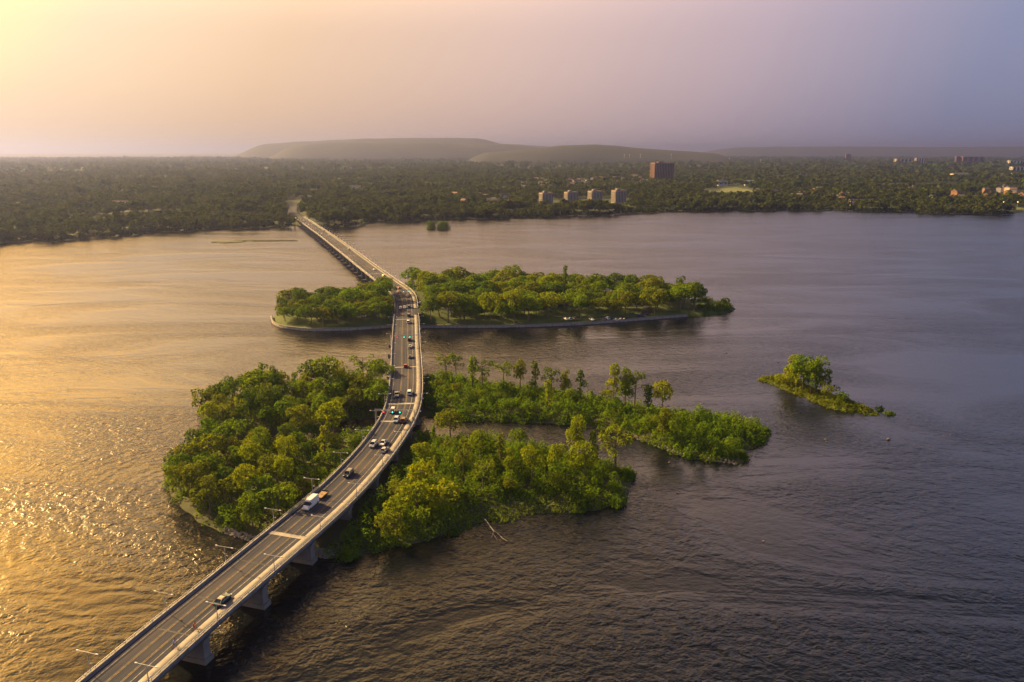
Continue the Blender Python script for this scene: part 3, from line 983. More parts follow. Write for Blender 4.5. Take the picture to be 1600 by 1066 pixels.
def tree(kind, x, y, z, h, leaf, where, group=None, spread=1.0, label=None):
    global tree_n
    v = tree_n % KINDS[kind]
    tree_n += 1
    tm, V, F, cache = PROTO[kind, v]
    if leaf not in cache:
        cache[leaf] = mesh_np('crown', V, F, M[leaf])
    base_h = V[:, 2].max()
    k = h / base_h
    o = empty(KNAME[kind], (x, y, z - 0.1), rnd.uniform(0, 6.28))
    o.scale = (k * spread * rnd.uniform(0.92, 1.08), k * spread * rnd.uniform(0.92, 1.08), k)
    lab = label or f"{CNAME[leaf]} {KLABEL[kind]} {where}"
    tag(o, lab, 'tree', group or (None if label else lab))
    link(bpy.data.objects.new('trunk', tm), o)
    link(bpy.data.objects.new('crown', cache[leaf]), o)
    TREES.append((x, y, float(np.abs(V[:, 0]).max() * k * spread)))
    return o


def tree_px(k, px, base, top, kind, leaf, label, spread=1.0):
    """tree whose foot stands at a pixel of the island and whose top reaches another"""
    z = 1.8
    x, y, _ = P(px, base, z)
    gz = ground_z(k, x, y)
    x, y, _ = P(px, base, gz)
    yy = -(top - 533) / FPX
    hz = CAM_H + (yy * CP - SP) / (yy * SP + CP) * y
    return tree(kind, x, y, gz, max(3.0, hz - gz), leaf, '', spread=spread, label=label)


# notable trees, one by one -------------------------------------------------
T = [
    # middle island, its north-east edge
    ('B', 697, 588, 549, 'open', 'leaf_green', 'open-crowned tree on a thin bare trunk standing nearest the bridge on the north shore', .9),
    ('B', 713, 590, 552, 'open', 'leaf_dark', 'dark umbrella-shaped tree paired with the thin-trunked tree beside the bridge', .85),
    ('B', 738, 612, 555, 'slender', 'leaf_green', 'slender pointed tree just east of the umbrella-shaped pair', 1.0),
    ('B', 754, 610, 560, 'open', 'leaf_dark', 'dark tree leaning right beside the slender pointed tree', .8),
    ('B', 786, 608, 563, 'open', 'leaf_green', 'lone flat-topped tree in the gap of the north shore row', .8),
    ('B', 812, 610, 558, 'tall', 'leaf_olive', 'broad olive tree in the middle of the north shore row', .85),
    ('B', 836, 612, 563, 'slender', 'leaf_dark', 'dark spindly tree beside the broad olive tree', 1.1),
    ('B', 862, 618, 572, 'open', 'leaf_dark', 'dark wide-topped tree east of the spindly one', .85),
    ('B', 884, 622, 576, 'tall', 'leaf_olive', 'dense olive tree beside the ragged slender tree', .75),
    ('B', 907, 624, 577, 'slender', 'leaf_dark', 'ragged slender tree ending the north shore row', 1.1),
    ('B', 857, 640, 592, 'slender', 'leaf_yellow', 'bright upright tree rising from the shrubs of the middle island', 1.1),
    ('B', 957, 636, 567, 'tall', 'leaf_yellow', 'tall bright poplar-like tree, highest on the eastern half of the middle island', .7),
    ('B', 975, 640, 571, 'tall', 'leaf_green', 'tall tree crowded between the bright tall tree and the dark leaning one', .7),
    ('B', 991, 640, 580, 'open', 'leaf_dark', 'dark leaning tree with a ragged top beside the tallest bright trees', .8),
    ('B', 1012, 648, 600, 'slender', 'leaf_dark', 'dark pointed conifer-like tree right of the ragged leaning tree', 1.3),
    ('B', 1034, 650, 594, 'round', 'leaf_yellow', 'bright round tree ending the tall group of the middle island', .7),
    ('B', 1036, 690, 634, 'tall', 'leaf_olive', 'big olive tree standing over the channel bank at the eastern point', 1.0),
    ('B', 1058, 694, 644, 'round', 'leaf_green', 'full green tree joined to the big olive tree above the bank', .75),
    ('B', 1098, 700, 659, 'round', 'leaf_green', 'small rounded tree farthest out on the eastern point', .65),
    # near island, east of the bridge
    ('A', 703, 690, 640, 'round', 'leaf_olive', 'dark olive spreading tree beside the bridge at the channel mouth', 1.05),
    ('A', 900, 722, 645, 'tall', 'leaf_yellow', 'tall brilliant yellow-green tree rising above the channel', .75),
    ('A', 926, 727, 671, 'slender', 'leaf_green', 'slim green tree between the two tall yellow-green trees', 1.0),
    ('A', 962, 738, 667, 'open', 'leaf_yellow', 'thin-crowned yellow-green tree at the eastern edge of the near island', .95),
    ('A', 912, 752, 690, 'round', 'leaf_yellow', 'big yellow-green tree below the tall brilliant one', .85),
    ('A', 870, 742, 690, 'round', 'leaf_yellow', 'yellow-green tree left of the tall brilliant one', .7),
    ('A', 832, 757, 697, 'round', 'leaf_yellow', 'lit round tree in the centre of the near island above dark shrubs', .8),
    ('A', 797, 752, 698, 'tall', 'leaf_green', 'green tree with pale limbs in the heart of the near island', .7),
    ('A', 750, 728, 672, 'round', 'leaf_green', 'leafy tree by the channel right of the dark olive tree', .8),
    ('A', 782, 724, 676, 'slender', 'leaf_olive', 'narrow olive tree above the channel bank', 1.2),
    ('A', 724, 748, 700, 'round', 'leaf_olive', 'golden olive tree behind the bright shrubs near the bridge', .7),
    ('A', 755, 775, 720, 'open', 'leaf_green', 'pale-stemmed tree standing in the lower shrubs', .8),
    ('A', 690, 800, 752, 'low', 'leaf_yellow', 'broad golden low tree above the grassy bank', 1.0),
    ('A', 650, 800, 752, 'low', 'leaf_yellow', 'bright low tree left of the broad golden one', .9),
    ('A', 662, 768, 720, 'low', 'leaf_yellow', 'yellow-green low tree on the crest behind the golden pair', 1.0),
    ('A', 622, 825, 778, 'low', 'leaf_yellow', 'bright low tree by the waterside below the sidewalk', .8),
    ('A', 610, 852, 800, 'low', 'leaf_olive', 'olive low tree with dead branches at the water edge', .8),
    ('A', 650, 838, 790, 'low', 'leaf_green', 'green low tree beside the dead-branched one at the water edge', .75),
    # near island, west of the bridge
    ('A', 388, 790, 722, 'round', 'leaf_yellow', 'golden round tree lit in the middle of the western grove', .8),
    ('A', 447, 775, 712, 'round', 'leaf_yellow', 'small golden round tree near the parapet in the western grove', .6),
    ('A', 362, 832, 790, 'low', 'leaf_green', 'pale green low tree near the southern bank of the western grove', .75),
    ('A', 395, 745, 684, 'round', 'leaf_yellow', 'wide golden tree behind the golden round tree', .8),
    ('A', 450, 738, 680, 'round', 'leaf_yellow', 'golden tree on the crest of the western grove', .7),
    ('A', 508, 716, 664, 'slender', 'leaf_yellow', 'bright pointed tree beside the channel west of the bridge', 1.3),
    ('A', 520, 690, 627, 'round', 'leaf_yellow', 'huge pale golden crown beside the inlet west of the bridge', 1.0),
    ('A', 472, 690, 630, 'round', 'leaf_olive', 'large olive tree left of the huge golden crown', .9),
    # middle island, west of the bridge
    ('B', 568, 600, 554, 'open', 'leaf_green', 'round-topped tree standing clear on the north shore west of the bridge', 1.0),
    ('B', 512, 618, 556, 'round', 'leaf_green', 'large dome-shaped tree on the north-western shore', .9),
    ('B', 482, 616, 560, 'open', 'leaf_dark', 'dark flat-topped tree against the golden water', .9),
    ('B', 432, 628, 570, 'tall', 'leaf_dark', 'dark spiky tree topping the north-western shore', .7),
    ('B', 370, 640, 585, 'open', 'leaf_dark', 'lone dark mushroom-shaped tree standing out over the golden water', .8),
    ('B', 345, 655, 614, 'round', 'leaf_olive', 'olive tree at the north-western corner of the middle island', .7),
    # lone island
    ('C', 1236, 606, 553, 'tall', 'leaf_yellow', 'left half of the tall bright tree clump on the lone island', .9),
    ('C', 1254, 611, 554, 'dome', 'leaf_green', 'green multi-stemmed tree in the middle of the lone island clump', .8),
    ('C', 1274, 614, 553, 'open', 'leaf_green', 'leaning tree reaching right over the lone island', .8),
    ('C', 1243, 613, 565, 'dome', 'leaf_yellow', 'bushy bright tree at the left foot of the lone island clump', 1.0),
    ('C', 1266, 618, 563, 'tall', 'leaf_green', 'dense green tree filling the middle of the lone island clump', 1.0),
    ('C', 1225, 606, 581, 'low', 'leaf_yellow', 'low bright tree at the western foot of the lone island clump', 1.0),
    ('C', 1298, 624, 601, 'low', 'leaf_olive', 'low olive tree where the lone island slopes down east', 1.0),
    ('C', 1313, 630, 612, 'low', 'leaf_green', 'smallest low tree at the eastern end of the lone island trees', 1.0),
    ('C', 1286, 617, 585, 'low', 'leaf_olive', 'small olive tree at the right foot of the lone island clump', .8),
    # park island
    ('D', 470, 492, 450, 'round', 'leaf_dark', 'dark high-domed tree near the western tip of the park island', .75),
    ('D', 441, 494, 463, 'round', 'leaf_dark', 'dark tree at the western tip of the park island', .7),
    ('D', 551, 492, 449, 'round', 'leaf_green', 'wide full-crowned tree in front of the far bridge span', 1.1),
    ('D', 582, 490, 453, 'round', 'leaf_green', 'round tree nearest the bridge on its west side in the park', .8),
    ('D', 645, 447, 430, 'slender', 'leaf_dark', 'small slim tree on the shore right beside the far span', 1.2),
    ('D', 662, 450, 425, 'open', 'leaf_dark', 'dark spreading tree by the shore next to the slim one', 1.0),
    ('D', 683, 451, 428, 'open', 'leaf_dark', 'dark flat tree on the park shore', .8),
    ('D', 701, 458, 420, 'round', 'leaf_dark', 'upright dark round tree near the north parking area', .75),
    ('D', 883, 462, 413, 'slender', 'leaf_dark', 'spiky tree sticking out highest above the park', .75),
    ('D', 855, 507, 453, 'round', 'leaf_yellow', 'big light green tree leaning over the waterfront wall', .95),
    ('D', 908, 499, 459, 'round', 'leaf_green', 'light tree in front of the parking strip', .7),
    ('D', 765, 506, 455, 'round', 'leaf_yellow', 'light green tree on the park lawn by the wall', .8),
    ('D', 804, 504, 449, 'round', 'leaf_yellow', 'light tall-domed tree on the lawn west of the parking strip', .75),
    ('D', 700, 502, 452, 'round', 'leaf_olive', 'dusky olive tree beside the junction east of the bridge', .9),
    ('D', 1062, 492, 446, 'round', 'leaf_green', 'largest round tree at the eastern end of the park', 1.1),
    ('D', 1085, 488, 440, 'tall', 'leaf_dark', 'dark ragged tree at the east end of the park grove', .8),
    ('D', 1062, 474, 430, 'tall', 'leaf_dark', 'dark tall-topped tree behind the largest eastern round tree', .9),
    ('D', 1020, 476, 430, 'round', 'leaf_olive', 'olive tree rising behind the curved park drive', .8),
    ('D', 996, 466, 430, 'open', 'leaf_dark', 'dark thin tree left of the curved park drive', .7),
    ('D', 1097, 471, 455, 'slender', 'leaf_green', 'tiny pointed tree at the start of the eastern tip', 1.2),
    ('D', 1133, 481, 464, 'low', 'leaf_dark', 'dark bush-like tree at the eastern tip of the park', .8),
]
for k, px, b_, t_, kind, leaf, label, spr in T:
    tree_px(k, px, b_, t_, kind, leaf, label, spr)

# islets near the far shore
for px, b_, t_, r_ in ((675, 357, 347, 1.6), (693, 357.5, 346, 1.5)):
    x, y, _ = P(px, b_, 0)
    tree('low', x, y, -0.2, 11.5, 'leaf_dark', '', spread=1.0 if px < 680 else 1.15, label='dark bushy islet tree near the far shore, ' + ('the smaller of two' if px < 680 else 'the larger of two'))

# groves: trees filled in between the notable ones
ROADS_D = {}


def zone(pts, z=2.0):
    return poly(pts, z)


INLET = zone([(535, 655), (610, 655), (590, 705), (565, 730), (530, 722)])
GRASSA = zone([(680, 850), (720, 800), (800, 772), (890, 770), (930, 800), (760, 830)])


def fill(k, pg, spacing, kinds, leaves, hr, where, margin=2.5, spread=(0.85, 1.1), avoid=None, bclear=4.0, limit=999):
    lo, hi = pg.min(0), pg.max(0)
    n_try = int((hi - lo).prod() / spacing ** 2 * 12) + 50
    cand = rng.uniform(lo, hi, (n_try, 2))
    cand = cand[poly_sd(cand, pg) > 0]
    cand = cand[poly_sd(cand, ISLANDS[k][0]) > margin]
    bd, idx = bridge_dist(cand)
    cand = cand[bd > WW[idx] / 2 + bclear]
    if avoid is not None:
        for pg2, mrg in avoid:
            cand = cand[poly_sd(cand, pg2) < -mrg]
    got = 0
    for x, y in cand:
        if got >= limit: break
        if any((x - a) ** 2 + (y - b) ** 2 < spacing ** 2 for a, b, _ in TREES): continue
        kind = rnd.choices([q[0] for q in kinds], [q[1] for q in kinds])[0]
        leaf = rnd.choices([q[0] for q in leaves], [q[1] for q in leaves])[0]
        wh = where
        if k == 'D':
            sdv = float(poly_sd([(x, y)], ISL_D)[0])
            back = y > 523
            wh = where + (' near its north shore' if (back and sdv < 16) else ' near the stone wall' if (not back and sdv < 16) else (' inside, bridge side' if x < y * -0.03 else ' inside, east side') if 'central' in where else ' inside')
        elif k in 'AB' and 'shrubs' not in where:
            wh = where + (' by the water' if float(poly_sd([(x, y)], ISLANDS[k][0])[0]) < 7 else '')
        tree(kind, x, y, ground_z(k, x, y), rnd.uniform(*hr) * {'low': 0.72, 'slender': 0.95, 'tall': 1.15}.get(kind, 1.0), leaf, wh, spread=rnd.uniform(*spread))
        got += 1
    return got


mixed = [('leaf_green', 5), ('leaf_olive', 3), ('leaf_dark', 2), ('leaf_yellow', 1)]
dark = [('leaf_green', 4), ('leaf_olive', 3), ('leaf_dark', 4)]
cnt = {}
cnt['A tip'] = fill('A', zone([(240, 730), (330, 690), (345, 840), (240, 800)]), 6.0, [('dome', 4), ('round', 2), ('low', 1), ('tall', 1)], mixed, (9, 12.5), 'crowding the western tip of the near island')
cnt['A mid'] = fill('A', zone([(330, 690), (470, 670), (470, 800), (345, 850)]), 6.2, [('dome', 4), ('round', 2), ('low', 1), ('tall', 1)], mixed, (8, 12), 'in the western grove of the near island')
cnt['A par'] = fill('A', zone([(470, 670), (640, 655), (560, 740), (400, 860), (470, 800)]), 5.8, [('round', 3), ('low', 5)], dark, (6, 8.5), 'on the near island below the west parapet', bclear=5, avoid=[(INLET, 0)])
cnt['B west'] = fill('B', zone([(300, 700), (300, 620), (430, 590), (430, 700)]), 6.4, [('dome', 4), ('round', 2), ('tall', 2), ('open', 1)], mixed, (9, 13), 'in the western grove of the middle island')
cnt['B bridge'] = fill('B', zone([(430, 590), (615, 560), (620, 680), (430, 700)]), 6.4, [('dome', 4), ('round', 3), ('tall', 2), ('low', 1)], mixed, (8, 12.5), 'on the middle island west of the bridge')
cnt['B east'] = fill('B', zone([(660, 580), (1060, 640), (1060, 710), (660, 660)]), 9.0, [('low', 6), ('slender', 1), ('round', 1)], dark, (5.5, 8.5), 'among the shrubs of the middle island', bclear=7)
cnt['A east'] = fill('A', zone([(660, 660), (1000, 720), (990, 790), (700, 835), (560, 850), (600, 760)]), 7.2, [('low', 6), ('round', 2), ('slender', 1)], [('leaf_green', 5), ('leaf_yellow', 3), ('leaf_olive', 3)], (6, 10), 'among the shrubs of the near island', bclear=8, margin=8, avoid=[(GRASSA, 0)])

# park: roads first so trees keep off them
def ribbon(name, pts_px, w, label, z0=2.2, lift=0.22):
    A = resample(poly(pts_px, z0), 3.0)
    for _ in range(2):
        A[1:-1] = np.stack([smooth1(A[:, 0], 2), smooth1(A[:, 1], 2)], 1)[1:-1]
    t = np.gradient(A, axis=0); t /= np.linalg.norm(t, axis=1, keepdims=True)
    nrm = np.stack([t[:, 1], -t[:, 0]], 1)
    Ls, Rs = A - nrm * w / 2, A + nrm * w / 2
    n = len(A)
    pts = np.concatenate([Ls, Rs])
    z = isl_h(pts, *ISLANDS['D']) + lift
    i = np.arange(n - 1)
    U = np.r_[np.c_[np.arange(n) * 3.0, np.zeros(n)], np.c_[np.arange(n) * 3.0, np.full(n, w)]]
    o = obj_np(name, np.c_[pts, z], np.stack([i, i + n, i + n + 1, i + 1], 1), M['asphalt'], uv=U)
    tag(o, label, None, None, 'structure')
    return np.concatenate([Ls, Rs[::-1]])


RD = []
RD.append(ribbon('park_road', [(651, 487), (668, 486), (700, 485), (760, 484), (830, 481), (900, 477), (960, 475), (1003, 476)], 6.0, 'park drive running east from the bridge junction'))
RD.append(ribbon('parking_strip', [(866, 499.5), (920, 498.8), (965, 497.5), (1004, 494)], 11.0, 'asphalt parking strip along the waterfront of the park', lift=0.26))
RD.append(ribbon('park_road', [(1000, 495), (1012, 488), (1013, 481), (1004, 473), (990, 468)], 5.5, 'curved drive joining the parking strip to the inner road', lift=0.30))
RD.append(ribbon('parking_lot', [(652, 459), (680, 457), (700, 453.5), (715, 452.5)], 11.0, 'northern parking area by the far span', lift=0.26))
RD.append(ribbon('parking_lot', [(745, 453), (770, 451.5), (800, 454), (830, 452)], 12.0, 'parking area among the trees on the north side of the park', lift=0.28))
RD.append(ribbon('park_road', [(617, 487), (600, 488), (585, 489), (560, 493), (535, 494)], 6.0, 'park drive running west from the bridge junction'))
RD.append(ribbon('parking_lot', [(562, 496.5), (592, 495)], 7.0, 'small western parking bay below the bridge', lift=0.28))
LAWN = zone([(750, 513), (866, 505), (866, 495), (800, 490), (750, 492)])
PARKV = zone([(860, 512), (1010, 500), (1016, 482), (1004, 478), (985, 492), (860, 494)])
TIPV = zone([(1095, 500), (1160, 500), (1150, 460), (1090, 455)])
avoid = [(q, 1.5) for q in RD] + [(PARKV, 0), (TIPV, 0)]
cnt['D west'] = fill('D', zone([(420, 520), (420, 470), (620, 440), (620, 520)]), 7.6, [('dome', 1)], dark, (8.5, 15), 'in the western park grove', avoid=avoid, margin=4, bclear=5, spread=(1.0, 1.2))
cnt['D mid'] = fill('D', zone([(650, 520), (650, 452), (870, 440), (870, 515)]), 8.0, [('dome', 6), ('round', 1)], [('leaf_green', 5), ('leaf_olive', 2), ('leaf_dark', 2), ('leaf_yellow', 2)], (8.5, 18), 'in the central park', avoid=avoid, margin=5, bclear=6, spread=(1.0, 1.25))
cnt['D east'] = fill('D', zone([(870, 512), (870, 440), (1100, 455), (1095, 500)]), 8.2, [('dome', 6), ('round', 1)], dark, (9, 18), 'in the eastern park grove', avoid=avoid, margin=5, spread=(1.0, 1.25))
print('trees', len(TREES), cnt)

# shrubs ------------------------------------------------------------
def shrub_cloud(r, pts, hts, rads, dens=6.0, size=0.5):
    """many low domed shrubs as one leaf cloud"""
    Cs, Ns, Sz = [], [], []
    for (x, y, z), h, rr in zip(pts, hts, rads):
        n = int(2 * math.pi * rr * (rr + h) / 2 * dens / (size / 0.5) ** 2)
        d = r.normal(0, 1, (n, 3)); d[:, 2] = np.abs(d[:, 2]) * 1.1 - 0.15
        d /= np.linalg.norm(d, axis=1, keepdims=True)
        w = 1 + 0.28 * np.sin(d[:, 0] * 5 + x) * np.sin(d[:, 1] * 5 + y)
        p = np.array([x, y, z]) + d * np.array([rr, rr, h]) * (r.uniform(0.8, 1.08, n) * w)[:, None]
        Cs.append(p); Ns.append(d + (0, 0, 0.3)); Sz.append(np.full(n, size))
    return leaf_faces(r, np.concatenate(Cs), np.concatenate(Ns), np.concatenate(Sz))


def scatter(k, pg, spacing, margin, bclear, avoid=None, clump=0.0):
    lo, hi = pg.min(0), pg.max(0)
    nx, ny = int((hi[0] - lo[0]) / spacing) + 1, int((hi[1] - lo[1]) / spacing) + 1
    X, Y = np.meshgrid(np.arange(nx), np.arange(ny), indexing='ij')
    c = np.stack([X.ravel(), Y.ravel()], 1) * spacing + lo + rng.uniform(-0.5, 0.5, (nx * ny, 2)) * spacing
    c = c[poly_sd(c, pg) > 0]
    c = c[poly_sd(c, ISLANDS[k][0]) > margin]
    bd, idx = bridge_dist(c)
    c = c[bd > WW[idx] / 2 + bclear]
    if avoid:
        for q, m_ in avoid: c = c[poly_sd(c, q) < -m_]
    if clump:
        c = c[vnoise(c[:, 0], c[:, 1], 16, 5) > clump]
    return c


def thicket(name, k, pg, spacing, hr, rr, mat, label, margin=0.3, bclear=1.2, size=0.5, dens=6.0, avoid=None, clump=0.0, taper=5.0, seed=0):
    c = scatter(k, pg, spacing, margin, bclear, avoid, clump)
    z = isl_h(c, *ISLANDS[k])
    sd = poly_sd(c, ISLANDS[k][0])
    h = rng.uniform(*hr, len(c)) * np.clip(0.40 + sd / taper, 0.4, 1.0) * (1 + 0.35 * vnoise(c[:, 0], c[:, 1], 18, seed + 3))
    bd, idx = bridge_dist(c)
    over = bd - WW[idx] / 2
    h = np.minimum(h, 2.6 + np.maximum(over, 0) * 0.7)
    r_ = rng.uniform(*rr, len(c))
    V, F = shrub_cloud(rng, np.c_[c, z - 0.2], np.maximum(h, 0.5), r_, dens, size)
    o = obj_np(name, V, F, M[mat])
    tag(o, label, None, None, 'stuff')
    return len(F)


GRASSZ = zone([(690, 850), (716, 806), (800, 780), (884, 775), (890, 808), (760, 825), (700, 845)], 1)
q = 0
q += thicket('undergrowth', 'A', zone([(420, 900), (600, 640), (1010, 710), (1010, 800), (700, 860)], 0), 3.0, (1.8, 5.2), (1.5, 2.5), 'leaf_shrub', 'dense bright shrubs covering the near island east of the bridge', avoid=[(GRASSZ, 0)], seed=1, taper=9)
q += thicket('undergrowth', 'A', zone([(230, 860), (230, 680), (640, 640), (480, 880)], 0), 3.2, (1.4, 3.2), (1.2, 2.0), 'leaf_shrub', 'dark undergrowth beneath the western grove of the near island', size=0.6, dens=5, seed=2)
q += thicket('undergrowth', 'B', zone([(640, 560), (1230, 620), (1230, 750), (640, 680)], 0), 3.2, (1.8, 5.2), (1.6, 2.6), 'leaf_shrub', 'rolling shrub cover on the eastern point of the middle island', size=0.58, seed=3, taper=9)
q += thicket('undergrowth', 'B', zone([(290, 700), (290, 600), (640, 560), (640, 680)], 0), 3.4, (1.4, 3.0), (1.3, 2.1), 'leaf_shrub', 'undergrowth beneath the grove west of the bridge', size=0.65, dens=5, seed=4)
q += thicket('undergrowth', 'C', zone([(1170, 580), (1400, 580), (1400, 660), (1170, 660)], 0), 1.9, (0.9, 2.4), (1.0, 1.8), 'leaf_olive', 'olive scrub running along the lone island', margin=-0.3, size=0.55, taper=3, seed=5)
q += thicket('undergrowth', 'D', zone([(1090, 505), (1160, 505), (1160, 455), (1090, 452)], 0), 2.6, (1.2, 3.4), (1.2, 2.1), 'leaf_dark', 'dark shrubs fringing the eastern tip of the park island', margin=-0.5, size=0.75, clump=-0.15, seed=6)
q += thicket('undergrowth', 'D', zone([(600, 515), (650, 515), (640, 440), (590, 445)], 0), 2.8, (1.2, 2.6), (1.2, 2.0), 'leaf_shrub', 'bushes on the banks beside the bridge in the park', margin=3.0, bclear=1.0, size=0.7, avoid=[(q_, .6) for q_ in RD], seed=7)
q += thicket('hedge', 'D', zone([(632, 446), (700, 446), (702, 456), (634, 456)], 2), 2.4, (2.0, 2.8), (1.2, 1.7), 'leaf_dark', 'dark clipped hedge along the north shore of the park', margin=1.5, bclear=3, size=0.7, avoid=[(q_, .6) for q_ in RD], seed=8)
q += thicket('grass', 'A', zone([(680, 860), (712, 802), (800, 776), (892, 771), (900, 812), (760, 830), (690, 850)], 0), 1.1, (0.35, 0.8), (0.5, 0.9), 'leaf_grass', 'bright marsh grass on the southern bank of the near island', margin=-0.4, size=0.4, dens=7, taper=1.0, seed=9)
q += thicket('grass', 'C', zone([(1170, 580), (1400, 580), (1400, 660), (1170, 660)], 0), 1.2, (0.35, 0.9), (0.5, 1.0), 'leaf_grass', 'yellow-green grass edging the lone island', margin=-0.8, size=0.45, dens=5, taper=1.0, seed=10)
q += thicket('grass', 'B', zone([(960, 660), (1230, 650), (1230, 750), (960, 720)], 0), 1.7, (0.4, 1.0), (0.7, 1.2), 'leaf_grass', 'sunlit grass fringe round the eastern point', margin=-0.6, size=0.5, dens=4, taper=1.0, clump=-0.2, seed=11)
print('shrub quads', q)

# single shrubs that stand apart at the water's edge
def shrub(k, px, py, h, w, leaf, label, z=0.2):
    x, y, _ = P(px, py, z)
    V, F = shrub_cloud(rng, [(rng.uniform(-.4, .4) * w, rng.uniform(-.4, .4) * w, -0.2) for _ in range(4)], [h * rng.uniform(0.7, 1) for _ in range(4)], [w * rng.uniform(.6, .9) for _ in range(4)], 7, 0.45)
    o = obj_np('shrub', V, F, M[leaf])
    o.location = (x, y, z)
    tag(o, label, 'shrub')


for a in ((None, 1196, 676, 2.4, 2.0, 'leaf_shrub', 'green shrub on the outermost point of the middle island'),
          (None, 1187, 691, 2.2, 2.4, 'leaf_shrub', 'low wide shrub standing in the water off the eastern point'),
          (None, 1160, 715, 3.0, 2.6, 'leaf_dark', 'dark dense shrub at the south corner of the eastern point'),
          (None, 1080, 716, 1.8, 1.8, 'leaf_dark', 'small dark shrub on the bank by the pale mud'),
          (None, 1377, 640, 1.6, 1.9, 'leaf_dark', 'small round shrub off the end of the lone island'),
          (None, 1391, 646.5, 1.2, 2.2, 'leaf_dark', 'flat dark shrub farthest off the lone island'),
          (None, 980, 744, 3.2, 3.0, 'leaf_shrub', 'bulging shrub over the water at the east end of the near island'),
          (None, 958, 786, 3.2, 3.0, 'leaf_shrub', 'large shrub at the south-east corner of the near island'),
          (None, 905, 795, 2.6, 2.8, 'leaf_dark', 'dark shrub beside the fallen log on the near island'),
          (None, 674.5, 357.5, 9.0, 6.5, 'leaf_dark', 'dark shrub mass filling the smaller far islet'),
          (None, 693.5, 358, 10.0, 9.5, 'leaf_dark', 'dark shrub mass filling the larger far islet'),
          (None, 545, 868, 3.4, 2.8, 'leaf_shrub', 'bright shrub on the bank beside the pier and riprap'),
          (None, 709, 833, 1.4, 1.6, 'leaf_dark', 'low dark shrub drooping into the water by the grass')):
    shrub(*a)

# far forest --------------------------------------------------------
def forest(name, e0, e1, spacing, quads, size, hr, label, seed, holes=(), mat='leaf_far', azlim=0.78, lat=1.0):
    r = np.random.default_rng(seed)
    rr0, rr1 = 750 + e0, 1600 + e1
    area_n = int(azlim * (rr1 ** 2 - rr0 ** 2) / spacing ** 2)
    a_ = r.uniform(-azlim, azlim, area_n); d = np.sqrt(r.uniform(rr0 ** 2, rr1 ** 2, area_n))
    e = d - shore_dist(a_)
    m_ = (e > e0) & (e < e1)
    x, y = d[m_] * np.sin(a_[m_]), d[m_] * np.cos(a_[m_])
    c = np.stack([x, y], 1)
    if spacing > 9 and spacing < 30:
        c = c[vnoise(c[:, 0], c[:, 1], 520, seed + 5) < 0.62]
    for hpg in holes:
        c = c[poly_sd(c, hpg) < 0]
    bd, _ = bridge_dist(c)
    c = c[bd > 13]
    z = land_z(c[:, 0], c[:, 1])
    hs_ = r.uniform(*hr, len(c)) * (1 + 0.38 * vnoise(c[:, 0], c[:, 1], 160, seed))
    n = len(c)
    d_ = r.normal(0, 1, (n, quads, 3)); d_[:, :, 2] = np.abs(d_[:, :, 2]) - 0.25
    d_ /= np.linalg.norm(d_, axis=2, keepdims=True)
    rx = (hs_ * r.uniform(0.30, 0.46, n))[:, None, None] * lat
    p = np.concatenate([np.repeat(c[:, None, :], quads, 1), np.zeros((n, quads, 1))], 2)
    p[:, :, :2] += d_[:, :, :2] * rx * r.uniform(0.7, 1.05, (n, quads, 1))
    p[:, :, 2] = z[:, None] + hs_[:, None] * (0.60 + 0.40 * d_[:, :, 2])
    nn = d_ + (0, 0, 0.2)
    V, F = leaf_faces(r, p.reshape(-1, 3), nn.reshape(-1, 3), np.repeat(hs_ / np.mean(hr), quads) * size, 0.4)
    o = obj_np(name, V, F, M[mat])
    tag(o, label, None, None, 'stuff')
    return len(F)


FIELDS = [zone([(1085, 301), (1110, 294), (1150, 291), (1195, 297), (1195, 302), (1130, 305)], 14), zone([(430, 300), (530, 299), (530, 303), (430, 305)], 12),
          zone([(1560, 331), (1640, 329), (1640, 323), (1560, 325)], 4), zone([(838, 327), (985, 325), (985, 309), (838, 311)], 5),
          zone([(560, 317), (650, 315), (650, 313), (565, 314)], 6), zone([(545, 301), (575, 300), (575, 297), (545, 298)], 12),
          zone([(172, 326), (214, 326), (214, 322), (172, 322)], 8), zone([(1120, 293), (1185, 293), (1185, 289.5), (1120, 289.5)], 14),
          zone([(1325, 322), (1382, 322), (1382, 317), (1325, 317)], 6)]
HOLES = FIELDS + [zone([(445, 349), (446, 322), (451, 315.5), (494, 315.5), (494, 321.5), (469, 326), (467, 332), (475, 343), (480, 350)], 5)]
q = 0
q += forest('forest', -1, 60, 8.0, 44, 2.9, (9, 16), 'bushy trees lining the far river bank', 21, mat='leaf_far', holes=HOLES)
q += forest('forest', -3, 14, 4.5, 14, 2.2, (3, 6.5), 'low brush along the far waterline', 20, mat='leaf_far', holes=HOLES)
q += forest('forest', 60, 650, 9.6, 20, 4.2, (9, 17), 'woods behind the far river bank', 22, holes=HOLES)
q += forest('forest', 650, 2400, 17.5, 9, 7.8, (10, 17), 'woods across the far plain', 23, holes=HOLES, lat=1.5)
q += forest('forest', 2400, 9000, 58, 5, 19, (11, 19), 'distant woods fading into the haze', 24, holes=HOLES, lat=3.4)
print('forest quads', q)
